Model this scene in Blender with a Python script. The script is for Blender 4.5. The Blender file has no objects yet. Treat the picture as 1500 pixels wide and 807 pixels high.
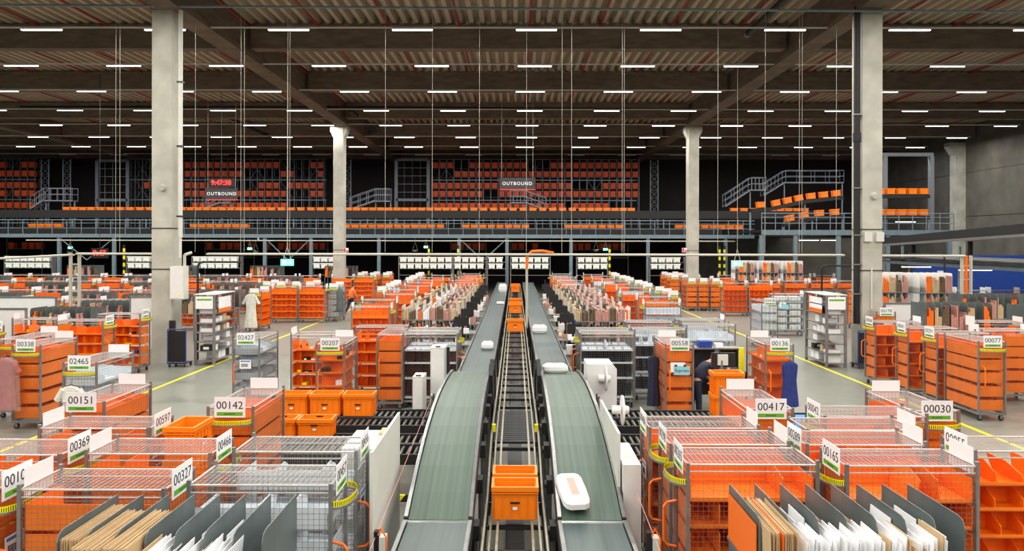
import bpy, math, random
from mathutils import Vector, Matrix
R = random.Random(7)
PI = math.pi
C = bpy.context.scene.collection
SC = bpy.context.scene

# ------------------------------------------------------------------ camera, world, exposure
F = 1078.0; CX = 755.0; HY = 355.0; CAMH = 4.15
cam_d = bpy.data.cameras.new('camera'); cam = bpy.data.objects.new('camera', cam_d); C.objects.link(cam)
cam.location = (0, 0, CAMH); cam.rotation_euler = (PI/2, math.radians(-0.1), math.radians(0.25))
cam_d.sensor_width = 36; cam_d.lens = 36*F/1500
cam_d.shift_y = -48.5/1500; cam_d.shift_x = -0.3/1500
cam_d.clip_end = 300
SC.camera = cam
w = bpy.data.worlds.new('world'); SC.world = w; w.use_nodes = True
w.node_tree.nodes['Background'].inputs[0].default_value = (0.35, 0.4, 0.5, 1)
w.node_tree.nodes['Background'].inputs[1].default_value = 0.02
SC.view_settings.view_transform = 'Standard'; SC.view_settings.look = 'None'
SC.view_settings.exposure = 0.0; SC.view_settings.gamma = 1
try: SC.view_settings.use_curve_mapping = False
except Exception: pass
SC.cycles.use_denoising = True
SC.cycles.max_bounces = 6; SC.cycles.diffuse_bounces = 4; SC.cycles.glossy_bounces = 3
SC.cycles.transparent_max_bounces = 12; SC.cycles.sample_clamp_indirect = 4
SC.cycles.use_light_tree = True
LAMP_W = 195.0

# ------------------------------------------------------------------ materials
def mat(name, col, rough=0.5, metal=0.0, noise=0.0, nscale=6.0, bump=0.0, emit=None, alpha=1.0, trans=0.0, stretch=None):
    m = bpy.data.materials.new(name); m.use_nodes = True
    nt = m.node_tree; b = nt.nodes['Principled BSDF']
    b.inputs['Base Color'].default_value = (*col, 1); b.inputs['Roughness'].default_value = rough
    b.inputs['Metallic'].default_value = metal
    if alpha < 1: b.inputs['Alpha'].default_value = alpha
    if trans: b.inputs['Transmission Weight'].default_value = trans
    if emit:
        b.inputs['Emission Color'].default_value = (*emit[0], 1); b.inputs['Emission Strength'].default_value = emit[1]
    if noise or bump:
        tc = nt.nodes.new('ShaderNodeTexCoord'); mp = nt.nodes.new('ShaderNodeMapping')
        if stretch: mp.inputs['Scale'].default_value = stretch
        n = nt.nodes.new('ShaderNodeTexNoise'); n.inputs['Scale'].default_value = nscale; n.inputs['Detail'].default_value = 5
        nt.links.new(tc.outputs['Object'], mp.inputs[0]); nt.links.new(mp.outputs[0], n.inputs['Vector'])
        if noise:
            r = nt.nodes.new('ShaderNodeMapRange'); r.inputs['From Min'].default_value = .3; r.inputs['From Max'].default_value = .7
            r.inputs['To Min'].default_value = 1-noise; r.inputs['To Max'].default_value = 1+noise*.4
            v = nt.nodes.new('ShaderNodeVectorMath'); v.operation = 'SCALE'; v.inputs[0].default_value = col
            nt.links.new(n.outputs['Fac'], r.inputs['Value']); nt.links.new(r.outputs[0], v.inputs['Scale'])
            nt.links.new(v.outputs[0], b.inputs['Base Color'])
        if bump:
            bp = nt.nodes.new('ShaderNodeBump'); bp.inputs['Strength'].default_value = bump; bp.inputs['Distance'].default_value = .02
            nt.links.new(n.outputs['Fac'], bp.inputs['Height']); nt.links.new(bp.outputs[0], b.inputs['Normal'])
    return m
M = dict(
 orange=mat('orange_sheet', (.93, .19, .006), .42, noise=.14, nscale=3),
 tote=mat('orange_plastic', (1.0, .24, .006), .35, noise=.08, nscale=4),
 handle=mat('orange_paint', (.98, .18, .008), .3),
 wire=mat('zinc_wire_top_sheen', (.52, .50, .48), .35, .35), wires=mat('zinc_wire_side_dark', (.20, .19, .18), .4, .4), smoke=mat('smoky_plastic', (.03, .035, .045), .25, alpha=.75), smoker=mat('smoky_red_plastic', (.12, .02, .012), .3, alpha=.85),  # same cage wire twice: top coloured lighter for its sheen, sides darker
 post=mat('zinc_post', (.28, .28, .28), .4, .6, noise=.2, nscale=9),
 grey=mat('galvanised', (.50, .56, .60), .35, .45, noise=.15, nscale=3),
 clear=mat('pale_plastic', (.72, .77, .82), .3, noise=.08, nscale=5),
 plate=mat('plate_steel', (.125, .155, .155), .38, .15, noise=.28, nscale=2.2),
 palepl=mat('pale_plate', (.62, .63, .60), .5, noise=.1),
 paper=mat('white_card', (.86, .86, .88), .6),
 green=mat('green_strip', (.12, .42, .02), .55),
 ink=mat('dark_ink', (.015, .015, .018), .5),
 yellow=mat('yellow_tape', (.95, .85, .0), .45),
 black=mat('black_steel', (.007, .0075, .008), .6, 0, noise=.3, nscale=5),
 dark=mat('dark_steel', (.04, .042, .045), .4, .5, noise=.3, nscale=6),
 rubber=mat('rubber', (.02, .02, .02), .7),
 steel=mat('rail_steel', (.24, .25, .25), .28, .7, noise=.2, nscale=7),
 bluegrey=mat('blue_grey_paint', (.17, .24, .28), .5, .1, noise=.15, nscale=3),
 guide=mat('guide_rail', (.33, .30, .21), .4, .3, noise=.25, nscale=8),
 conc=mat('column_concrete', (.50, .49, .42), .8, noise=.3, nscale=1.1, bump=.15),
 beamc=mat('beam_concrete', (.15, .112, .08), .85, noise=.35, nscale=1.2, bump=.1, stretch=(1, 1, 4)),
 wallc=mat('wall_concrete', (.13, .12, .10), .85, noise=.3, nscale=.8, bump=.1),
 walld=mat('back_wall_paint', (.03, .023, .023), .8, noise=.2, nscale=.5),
 deck=mat('roof_deck', (.40, .33, .235), .55, noise=.1, nscale=.5),
 red=mat('red_pipe', (.30, .012, .015), .45),
 lampb=mat('lamp_body', (.6, .6, .58), .4),
 lamp=mat('lamp_tube', (1, 1, 1), .4, emit=((1, .98, .93), 6)),
 pale=mat('pale_cabinet', (.66, .66, .60), .5, noise=.08, nscale=2),
 white=mat('white_paint', (.78, .78, .76), .5, noise=.05),
 brown=mat('brown_card', (.60, .42, .23), .75, noise=.1, nscale=6),
 dbrown=mat('dark_card', (.16, .10, .05), .8, noise=.3, nscale=20),
 pink=mat('pink_print', (.58, .27, .22), .6, noise=.2, nscale=25),
 blue=mat('blue_paint', (.01, .05, .30), .5, noise=.1),
 sky=mat('cyan_paper', (.30, .62, .70), .6),
 bluelab=mat('blue_print', (.03, .22, .60), .5),
 lroll=mat('lane_roller', (.12, .115, .10), .35, .5),
 cable=mat('grey_cable', (.48, .47, .40), .6),
 sign=mat('sign_panel', (.035, .035, .042), .5),
 signr=mat('sign_red', (.75, .06, .03), .5),
 led=mat('red_led', (.3, 0, 0), .5, emit=((1, .03, .02), 3)),
 exitg=mat('exit_green', (.0, .5, .2), .5, emit=((.12, 1, .5), 3.2)),
 exitw=mat('exit_white', (1, 1, 1), .5, emit=((.7, 1, .85), 4)),
 screen=mat('screen_glow', (.1, .2, .5), .3, emit=((.15, .4, .8), 1.2)),
 dirty=mat('bin_orange', (.95, .10, .003), .55, noise=.2, nscale=2),
 wood=mat('pallet_wood', (.45, .30, .13), .8, noise=.3),
 skin=mat('skin', (.50, .28, .2), .6), hair=mat('dark_hair', (.02, .012, .01), .6),
 navy=mat('navy_cloth', (.012, .015, .04), .8), jean=mat('blue_garment', (.015, .03, .19), .75, noise=.3, nscale=8),
 dress=mat('dusty_pink_cloth', (.38, .10, .09), .8, noise=.25, nscale=6), cream=mat('cream_cloth', (.72, .70, .62), .8, noise=.15, nscale=8),
 hivis=mat('orange_vest', (.85, .16, .02), .8), glass=mat('mirror_dome', (.6, .6, .6), .08, .9),
 whitebin=mat('white_bin', (.93, .96, .93), .45), purple=mat('parcel_print', (.80, .32, .26), .5),
 film=mat('clear_film', (.85, .8, .8), .15, alpha=.12), rack=mat('rack_steel', (.20, .22, .25), .5, .3),
)
def floor_mat():
    m = mat('concrete_floor', (.36, .38, .34), .22)
    nt = m.node_tree; b = nt.nodes['Principled BSDF']
    tc = nt.nodes.new('ShaderNodeTexCoord')
    n1 = nt.nodes.new('ShaderNodeTexNoise'); n1.inputs['Scale'].default_value = .35; n1.inputs['Detail'].default_value = 6
    n2 = nt.nodes.new('ShaderNodeTexNoise'); n2.inputs['Scale'].default_value = 1.6; n2.inputs['Detail'].default_value = 4
    ad = nt.nodes.new('ShaderNodeMath'); ad.operation = 'ADD'
    r = nt.nodes.new('ShaderNodeValToRGB'); r.color_ramp.elements[0].position = .75; r.color_ramp.elements[1].position = 1.3
    r.color_ramp.elements[0].color = (.165, .175, .15, 1); r.color_ramp.elements[1].color = (.225, .235, .20, 1)
    nt.links.new(tc.outputs['Object'], n1.inputs['Vector']); nt.links.new(tc.outputs['Object'], n2.inputs['Vector'])
    nt.links.new(n1.outputs['Fac'], ad.inputs[0]); nt.links.new(n2.outputs['Fac'], ad.inputs[1])
    nt.links.new(ad.outputs[0], r.inputs[0]); nt.links.new(r.outputs[0], b.inputs['Base Color'])
    rr = nt.nodes.new('ShaderNodeMapRange'); rr.inputs['To Min'].default_value = .25; rr.inputs['To Max'].default_value = .36
    nt.links.new(n2.outputs['Fac'], rr.inputs['Value']); nt.links.new(rr.outputs[0], b.inputs['Roughness'])
    return m
M['floor'] = floor_mat()
def belt_mat(name, a, c):
    m = mat(name, a, .42); nt = m.node_tree; b = nt.nodes['Principled BSDF']
    tc = nt.nodes.new('ShaderNodeTexCoord'); mp = nt.nodes.new('ShaderNodeMapping'); mp.inputs['Scale'].default_value = (16, .12, .12)
    n = nt.nodes.new('ShaderNodeTexNoise'); n.inputs['Scale'].default_value = 1; n.inputs['Detail'].default_value = 6
    r = nt.nodes.new('ShaderNodeValToRGB'); r.color_ramp.elements[0].position = .35; r.color_ramp.elements[1].position = .65
    r.color_ramp.elements[0].color = (*a, 1); r.color_ramp.elements[1].color = (*c, 1)
    nt.links.new(tc.outputs['Object'], mp.inputs[0]); nt.links.new(mp.outputs[0], n.inputs['Vector'])
    nt.links.new(n.outputs['Fac'], r.inputs[0]); nt.links.new(r.outputs[0], b.inputs['Base Color'])
    return m
M['belt'] = belt_mat('green_belt', (.040, .078, .058), (.075, .118, .085))
M['belt2'] = belt_mat('blue_grey_belt', (.045, .072, .074), (.07, .10, .097))

# ------------------------------------------------------------------ geometry collector
class MB:
    def __init__(s, *mats): s.v = []; s.f = []; s.mi = []; s.mats = list(mats); s.k = 0
    def m(s, i): s.k = i; return s
    def add(s, vs, fs):
        o = len(s.v); s.v += [tuple(p) for p in vs]; s.f += [tuple(i+o for i in f) for f in fs]; s.mi += [s.k]*len(fs); return s
    def box(s, x0, x1, y0, y1, z0, z1):
        return s.add([(x0,y0,z0),(x1,y0,z0),(x1,y1,z0),(x0,y1,z0),(x0,y0,z1),(x1,y0,z1),(x1,y1,z1),(x0,y1,z1)],
                     [(3,2,1,0),(4,5,6,7),(0,1,5,4),(1,2,6,5),(2,3,7,6),(3,0,4,7)])
    def bar(s, p, q, r, n=4, r2=None):
        p = Vector(p); q = Vector(q); d = (q-p)
        if d.length < 1e-6: return s
        d.normalize(); u = d.orthogonal().normalized()
        if abs(d.z) < .9: u = d.cross(Vector((0,0,1))).normalized()
        v = d.cross(u); r2 = r if r2 is None else r2
        vs = []
        for c, rr in ((p, r), (q, r2)):
            for i in range(n):
                a = 2*PI*(i+.5)/n; vs.append(c + u*math.cos(a)*rr + v*math.sin(a)*rr)
        fs = [(i, (i+1)%n, n+(i+1)%n, n+i) for i in range(n)] + [tuple(range(n))[::-1], tuple(range(n, 2*n))]
        return s.add(vs, fs)
    def tube(s, pts, r, n=6):
        for a, b in zip(pts, pts[1:]): s.bar(a, b, r, n)
        return s
    def poly(s, pts, n0, n1, axis='x'):        # extrude a closed outline along an axis
        k = len(pts); mk = {'x': lambda a, b, t: (t, a, b), 'y': lambda a, b, t: (a, t, b), 'z': lambda a, b, t: (a, b, t)}[axis]
        vs = [mk(a, b, n0) for a, b in pts] + [mk(a, b, n1) for a, b in pts]
        return s.add(vs, [tuple(range(k))[::-1], tuple(range(k, 2*k))] + [(i, (i+1)%k, k+(i+1)%k, k+i) for i in range(k)])
    def quad(s, a, b, c, d): return s.add([a, b, c, d], [(0, 1, 2, 3)])
    def mesh(s, name):
        me = bpy.data.meshes.new(name); me.from_pydata(s.v, [], s.f)
        for m_ in s.mats: me.materials.append(m_)
        if any(s.mi): me.polygons.foreach_set('material_index', s.mi)
        me.update(); return me
def ob(name, data, parent=None, loc=(0,0,0), rot=(0,0,0), scale=None):
    o = bpy.data.objects.new(name, data); C.objects.link(o); o.location = loc; o.rotation_euler = rot
    if scale: o.scale = scale
    if parent: o.parent = parent
    return o
def tag(o, label=None, cat=None, group=None, kind=None):
    #DBG
    if label: o['label'] = label
    if cat: o['category'] = cat
    if group: o['group'] = group
    if kind: o['kind'] = kind
    return o
def thing(name, label, cat, loc=(0,0,0), rz=0, group=None):
    return tag(ob(name, None, None, loc, (0,0,rz)), label, cat, group)
def struct(name, mb): return tag(ob(name, mb.mesh(name)), kind='structure')
def text(s, size, m, parent, loc, rot, align='CENTER', name='lettering', ext=.001, sp=1.0, off=0.0):
    cu = bpy.data.curves.new(name, 'FONT'); cu.body = s; cu.size = size; cu.align_x = align; cu.align_y = 'CENTER'; cu.extrude = ext
    cu.materials.append(m); cu.resolution_u = 3
    cu.space_character = sp; cu.offset = off
    tmp = bpy.data.objects.new('tmp', cu); C.objects.link(tmp); bpy.context.view_layer.update()
    me = bpy.data.meshes.new_from_object(tmp.evaluated_get(bpy.context.evaluated_depsgraph_get())); bpy.data.objects.remove(tmp)
    return ob(name, me, parent, loc, rot)
CACHE = {}
def cached(key, fn):
    if key not in CACHE: CACHE[key] = fn()
    return CACHE[key]
def wx(px, Y): return (px-CX)*Y/F
ORD = ['first','second','third','fourth','fifth','sixth','seventh','eighth','ninth','tenth','eleventh','twelfth','thirteenth','fourteenth','fifteenth','sixteenth','seventeenth','eighteenth','nineteenth','twentieth',
 '21st','22nd','23rd','24th','25th','26th','27th','28th','29th','30th','31st','32nd','33rd','34th','35th','36th','37th','38th','39th','40th']
def nth(i):
    return ORD[i] if i < len(ORD) else '%dth' % (i+1)

# ------------------------------------------------------------------ hall shell
XW = 36.0; YB = 76.0; ZD = 13.5
struct('floor', MB(M['floor']).box(-75, XW, -25, YB, -.3, 0))
yl = MB(M['yellow']); yl.box(-10.22, -10.12, 8, 56, 0, .004); struct('trim_1', yl)
yl = MB(M['yellow']); yl.box(10.2, 10.3, 8, 56, 0, .004); struct('trim_2', yl)
b = MB(M['deck']); x = -72.0; prof = []
while x < XW:
    prof += [(x, ZD), (x+.17, ZD), (x+.24, ZD+.28), (x+.40, ZD+.28)]; x += .47
top = [(prof[-1][0], ZD+.5), (prof[0][0], ZD+.5)]
for (a, za), (c, zc) in zip(prof, prof[1:]): b.quad((a, -25, za), (a, YB, za), (c, YB, zc), (c, -25, zc))
b.box(-75, XW, -25, YB, ZD+.45, ZD+.6)
struct('ceiling', b)
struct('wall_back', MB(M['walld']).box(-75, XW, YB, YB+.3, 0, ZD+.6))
wb = MB(M['wallc'], M['black']); wb.box(XW, XW+.3, -25, YB, 0, ZD+.6)
wb.m(1)
for z in (6.25, 9.75, 2.9): wb.box(XW-.006, XW, 4, YB, z, z+.04)
struct('wall_right', wb)
for i, yy in enumerate((59.0, 71.5)):
    c = MB(M['conc']); c.box(35.2, 36, yy, yy+.8, 0, 12.2); c.poly([(35.2, 11.2), (34.7, 11.9), (34.7, 12.2), (35.2, 12.2)], yy, yy+.8, 'y')
    struct('trim_%d' % (5+i), c)
# panels on the rear wall, pale dock bay at right
pn = MB(M['walld'], M['wallc'])
struct('wall_front', MB(M['walld']).box(-75, XW, -25.3, -25, 0, ZD+.6))
struct('wall_left', MB(M['walld']).box(-75.3, -75, -25, YB, 0, ZD+.6))

# ------------------------------------------------------------------ roof beams, girders, columns
HB = CAMH + 8.27
for i, yy in enumerate((31.4, 40.1, 49.0, 57.6, 65.5, 73.0)):
    for j, (x0, x1) in enumerate(((-70, -36.4), (-35.6, -12.3), (-11.3, 11.5), (12.5, 35.9))):
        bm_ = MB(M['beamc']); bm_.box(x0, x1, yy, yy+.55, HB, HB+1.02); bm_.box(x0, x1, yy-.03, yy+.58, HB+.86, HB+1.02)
        o = ob('roof_beam', bm_.mesh('roof_beam')); tag(o, kind='structure')
for xg in (-36, -11.8, 12.0):
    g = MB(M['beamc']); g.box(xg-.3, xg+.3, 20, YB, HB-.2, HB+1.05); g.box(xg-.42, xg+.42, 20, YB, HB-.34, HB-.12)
    tag(ob('roof_girder', g.mesh('roof_girder')), kind='structure')
COLS = []
def column(x, y, label, far=False):
    t = thing('concrete_column', label, 'column', (x, y, 0))
    t['kind'] = 'structure'
    c = MB(M['conc']); c.poly([(-.33, -.38), (.33, -.38), (.36, -.35), (.36, .35), (.33, .38), (-.33, .38), (-.36, .35), (-.36, -.35)], 0, HB-.34, 'z')
    if far: c.poly([(-.36, 11.3), (-.58, 11.75), (-.58, HB-.34), (.58, HB-.34), (.58, 11.75), (.36, 11.3)], -.36, .36, 'y')
    ob('shaft', c.mesh('shaft'), t)
    for z in ((3.2, 4.6) if not far else (3.6,)):
        s = MB(M['dark'])
        for a in ((-.38, .38, -.4, -.38), (-.38, .38, .38, .4), (-.385, -.36, -.4, .4), (.36, .385, -.4, .4)): s.box(*a, z, z+.03)
        ob('steel_band', s.mesh('steel_band'), t)
    return t
cl = column(-12.1, 25.5, 'tall concrete column beside the left walkway, carrying a pale switch box')
cr = column(12.15, 25.5, 'tall concrete column beside the right walkway, black drain pipe at its side')
column(-12.1, 50.6, 'distant concrete column beyond the left walkway, with an orange vest walking before it', True)
column(12.15, 50.6, 'distant concrete column beyond the right walkway with a small red sign', True)
d = MB(M['dark'])
d.bar((0, 0, 0), (0, -.04, 0), .16, 16)
for cc, zz in ((cl, 6.0), (cr, 5.75)):
    k = MB(M['conc']); k.bar((.05, -.37, zz), (.05, -.5, zz-.02), .13, 14, .09); ob('round_stub', k.mesh('round_stub'), cc)
p = thing('drain_pipe', 'white downpipe running up the column by the left walkway', 'pipe', (-11.5, 25.2, 0))
q = MB(M['pale']); q.bar((0, 0, 4.3), (0, 0, 12.2), .075, 12); q.bar((0, 0, 3.6), (0, 0, 4.3), .05, 10); ob('pipe_run', q.mesh('pipe_run'), p)
for z in (5, 7.4, 9.6): ob('clamp', MB(M['dark']).box(-.1, .1, -.09, .09, z, z+.05).mesh('clamp'), p)
p = thing('drain_pipe', 'black downpipe running up the column by the right walkway', 'pipe', (11.64, 25.15, 0))
q = MB(M['black']); q.bar((0, 0, 1.4), (0, 0, 12.2), .105, 12); q.bar((0, 0, 7.6), (0, 0, 7.9), .13, 12); ob('pipe_run', q.mesh('pipe_run'), p)
for z in (2.4, 3.4, 4.4, 6, 8.5): ob('clamp', MB(M['post']).box(-.13, .14, -.12, .12, z, z+.04).mesh('clamp'), p)
# switch box
p = thing('switch_box', 'pale electrical cabinet fixed to the column by the left walkway', 'electrical box', (-11.45, 25.0, 2.2))
ob('cabinet_body', MB(M['pale']).box(-.24, .24, -.15, .2, 0, 1.12).mesh('cabinet_body'), p)
ob('cabinet_door', MB(M['white']).box(-.22, .22, -.17, -.152, .03, 1.09).mesh('cabinet_door'), p)
ob('warning_triangle', MB(M['yellow']).poly([(.05, .12), (.13, .12), (.09, .2)], -.174, -.171, 'y').mesh('warning_triangle'), p)
for z in (.12, .95): pass
q = MB(M['cable']); q.tube([(-11.35, 25.2, 3.3), (-11.35, 25.2, 3.7), (-11.2, 25.4, 3.78)], .05, 8)
tag(ob('conduit', q.mesh('conduit')), 'grey conduit joining the pale electrical cabinet to the cable tray', 'conduit')
p = thing('control_box', 'small dark control box low on the column by the left walkway', 'control box', (-11.68, 25.02, 1.05))
ob('cabinet_body', MB(M['dark']).box(-.09, .09, -.06, .06, 0, .42).mesh('cabinet_body'), p)
ob('notice', MB(M['paper']).box(-.1, .1, -.03, .03, -.5, -.22).mesh('notice'), p)
for x_ in (11.98, 12.38):
    tag(ob('wall_box', MB(M['pale']).box(x_-.13, x_+.13, 25.02, 25.12, 4.2, 4.52).mesh('wall_box')), 'beige junction box high on the column by the right walkway, ' + ('nearer the pipe' if x_ < 12.1 else 'away from the pipe'), 'junction box')
tag(ob('conduit', MB(M['pale']).bar((12.12, 25.09, 1.9), (12.12, 25.09, 3.35), .03, 8).mesh('conduit')), 'pale vertical conduit on the face of the column by the right walkway', 'conduit')

# red sprinkler pipes under the deck
for i, xx in enumerate(range(-42, 36, 3)):
    q = MB(M['red']); q.bar((xx+.6, 24, ZD-.12), (xx+.6, 74, ZD-.12), .045, 6)
    tag(ob('sprinkler_pipe', q.mesh('sprinkler_pipe')), '%s red sprinkler pipe from the left under the corrugated roof' % nth(i), 'pipe', 'red pipes under the roof')
# big dark ducts by right girder
for i, (xa, ya, xb, yb) in enumerate(((10.2, 27.5, 8.2, 29.5), (13.6, 36, 11.5, 38.3), (11, 44, 10.2, 46))):
    pass
for i, (xx, y0, y1, z) in enumerate(((9.6, 20, 30.6, 12.9), (13.2, 20, 39.3, 12.9), (-10.6, 47, 56, 12.6), (-19.5, 50, 60, 12.6))):
    q = thing('roof_drain', ('black drain pipe hung under the roof, the %s from the left walkway' % nth(i)), 'pipe', (xx, 0, z))
    ob('pipe_run', MB(M['black']).bar((0, y0, 0), (0, y1, -.1), .13, 10).mesh('pipe_run'), q)
    ob('pipe_mouth', MB(M['post']).bar((0, y1-.02, -.1), (0, y1-.2, -.1), .15, 12).mesh('pipe_mouth'), q)
q = MB(M['black']); q.bar((-30, 44.5, 12.3), (-7, 44.5, 12.3), .09, 8)
tag(ob('crane_rail', q.mesh('crane_rail')), 'long black rail hung under the roof left of the third beam', 'rail')
q = MB(M['black']); q.bar((-7, 44.5, 12.3), (14, 44.5, 12.15), .08, 8)
tag(ob('crane_rail', q.mesh('crane_rail')), 'long black rail hung under the roof between the two rows of columns', 'rail')
q = MB(M['bluegrey']); q.bar((-30, 24.9, 12.25), (34, 24.9, 11.85), .045, 6)
tag(ob('cable_duct', q.mesh('cable_duct')), 'thin grey cable duct crossing under the roof before the nearest beam', 'duct')

# ------------------------------------------------------------------ ceiling lamps
def lamp_body(): return MB(M['lampb']).box(-.77, .77, -.06, .06, .0, .05).mesh('housing')
def lamp_off(): return MB(M['lampb']).box(-.75, .75, -.045, .045, -.035, -.001).mesh('tube')
def lamp_tube(): return MB(M['lamp']).box(-.75, .75, -.045, .045, -.035, -.001).mesh('tube')
LZ = CAMH + 7.92
ldd = bpy.data.lights.new('lamp_light_dim', 'AREA'); ldd.shape = 'RECTANGLE'; ldd.size = 1.5; ldd.size_y = .12; ldd.energy = LAMP_W*.4; ldd.color = (.85, .9, 1)
ld = bpy.data.lights.new('lamp_light', 'AREA'); ld.shape = 'RECTANGLE'; ld.size = 1.5; ld.size_y = .12; ld.energy = LAMP_W; ld.color = (1, .965, .90)
rows = [27.4 + 5.62*k for k in range(-8, 8)]  # rows behind the camera are added to light upright faces
for ri, yy in enumerate(rows):
    xs = [-50.05 + 4.62*k + (.08 if ri % 2 else 0) for k in range(19)]
    if yy < 24: xs = [x for x in xs if -30 < x < 32]
    lim = 740*yy/F + 2
    vis = yy >= 24
    vx = [x for x in xs if abs(x) < 745*yy/F] if vis else []
    rail = MB(M['lampb']); rail.box(xs[0]-1, min(xs[-1]+1, 35.5), yy-.03, yy+.03, LZ+.05, LZ+.1)
    rname = nth(max(0, ri-8))
    tag(ob('lamp_rail', rail.mesh('lamp_rail')), 'thin steel rail of the %s row of roof lamps %s' % (rname if ri >= 8 else nth(7-ri), 'counted from the camera' if ri >= 8 else 'out of view overhead'), 'rail', 'rails carrying the roof lamps')
    for x in xs:
        if x > 34.5: continue
        if ri > 14 and abs(x) > 44: continue
        if x in vx: lab = '%s tube lamp from the left in the %s row of roof lamps' % (nth(vx.index(x)), rname)
        else: lab = 'lit tube lamp of the roof, unseen above, beside or behind the view'
        t = thing('tube_lamp', lab, 'ceiling lamp', (x, yy, LZ), 0, 'tube lamps under the roof' if x in vx else 'tube lamps outside the view')
        ob('housing', cached('lb', lamp_body), t); ob('tube', cached('lt', lamp_tube) if ri < 15 else cached('lo', lamp_off), t)
        if ri < 15: ob('lamp_light', ld if ri < 14 else ldd, t, (0, 0, -.06))
# hanging wires
for i, px in enumerate((168, 174, 222, 285, 352, 357, 421, 424, 564, 633, 702, 771, 823, 837, 911, 914, 1051, 1120, 1170, 1174, 1224)):
    yy = 27.0; X = wx(px, yy)
    tag(ob('suspension_wire', MB(M['cable']).bar((X, yy, 3.78), (X, yy, ZD), .007, 4).mesh('suspension_wire')), 'thin pale suspension wire from roof to cable tray, %s from the left' % nth(i), 'wire', 'suspension wires of the cable tray')
# cable tray
def tray(x0, x1, y, z, label, z1=None):
    z1 = z if z1 is None else z1
    t = thing('cable_tray', label, 'cable tray')
    for dy in (-.12, .12):
        ob('side_rail', MB(M['cable']).bar((x0, y+dy, z), (x1, y+dy, z1), .035, 6).mesh('side_rail'), t)
    q = MB(M['cable'])
    n = int(abs(x1-x0)/.6)
    for i in range(n+1):
        x = x0+(x1-x0)*i/n; zz = z+(z1-z)*i/n; q.bar((x, y-.12, zz), (x, y+.12, zz), .012)
    ob('rung', q.mesh('rung'), t)['kind'] = 'stuff'
    q = MB(M['cable'], M['handle']); q.bar((x0, y, z+.02), (x1, y, z1+.02), .028, 6); ob('cable_run', q.mesh('cable_run'), t)
    return t
tray(-11.3, 12, 27.0, 3.70, 'long grey cable tray hung between the two near columns')
tray(-16.1, -12.4, 27.0, 3.70, 'short grey cable tray left of the near left column')
tray(12.6, 16.4, 27.0, 3.68, 'short grey cable tray right of the near right column')
tray(-24, -16.3, 27.0, 3.25, 'sloping grey cable tray at far left of the hall', 3.66)
def ladder_post(x, y, h, label, orange=False):
    t = thing('cable_ladder', label, 'cable ladder', (x, y, 0))
    for dx in (-.16, .16): ob('upright', MB(M['cable']).box(dx-.04, dx+.04, -.05, .05, 0, h).mesh('upright'), t)
    for i in range(int(h/.5)): ob('rung', MB(M['cable']).box(-.13, .13, -.02, .02, .3+i*.5, .34+i*.5).mesh('rung'), t)
    if orange: ob('cable_run', MB(M['handle']).bar((0, .02, 0), (0, .02, h), .06, 8).mesh('cable_run'), t)
ladder_post(-16.2, 27, 3.72, 'grey cable ladder standing at the end of the left cable tray')
ladder_post(16.5, 27, 3.7, 'grey cable ladder with orange cable standing at the right tray end', True)
t = thing('cable_drop', 'orange cable drop beside the green belt, hanging from the long tray', 'cable')
ob('cable_run', MB(M['cable']).bar((.42, 27, 1.0), (.42, 27, 3.7), .05, 8).mesh('cable_run'), t)
ob('cable_bend', MB(M['handle']).tube([(.42, 26.95, 3.2), (.44, 26.95, 3.65), (.6, 26.95, 3.82), (1.0, 26.95, 3.84), (1.4, 26.95, 3.76)], .05, 6).mesh('cable_bend'), t)
for i, (px, py, yy) in enumerate(((656, 377, 30), (610, 376, 36))): pass


# ------------------------------------------------------------------ roll cage trolleys
TL, TW, TH = 1.34, .62, 1.85
def caster_m():
    q = MB(M['rubber'], M['post']); q.bar((-.02, 0, .06), (.02, 0, .06), .06, 12)
    q.m(1).box(-.03, -.024, -.03, .03, .05, .14).box(.024, .03, -.03, .03, .05, .14).box(-.04, .04, -.04, .04, .135, .15); return q.mesh('caster')
def cage_frame(fine):
    q = MB(M['post'], M['wire']); a, c = TL/2, TW/2; r = .017
    for sx in (-1, 1):
        for sy in (-1, 1): q.box(sx*a-r, sx*a+r, sy*c-r, sy*c+r, .15, TH+(.05 if sx < 0 else .02))
    q.box(-a, a, -c-r, -c+r, .15, .2).box(-a, a, c-r, c+r, .15, .2).box(-a-r, -a+r, -c, c, .15, .2).box(a-r, a+r, -c, c, .15, .2).box(-.02, .02, -c, c, .15, .2)
    q.m(1)
    for y in (-c, c): q.bar((-a, y, TH), (a, y, TH), .011, 6)
    for x in (-a, a): q.bar((x, -c, TH), (x, c, TH), .011, 6)
    if not fine:
        for sx in (-1, 1):
            for sy in (-1, 1): q.m(0).box(sx*(a-.06)-.03, sx*(a-.06)+.03, sy*(c-.06)-.04, sy*(c-.06)+.04, 0, .16)
    if fine:
        for y in (-c, c): q.bar((-a, y, TH-.07), (a, y, TH-.07), .008, 6)
    return q.mesh('cage_frame')
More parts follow.
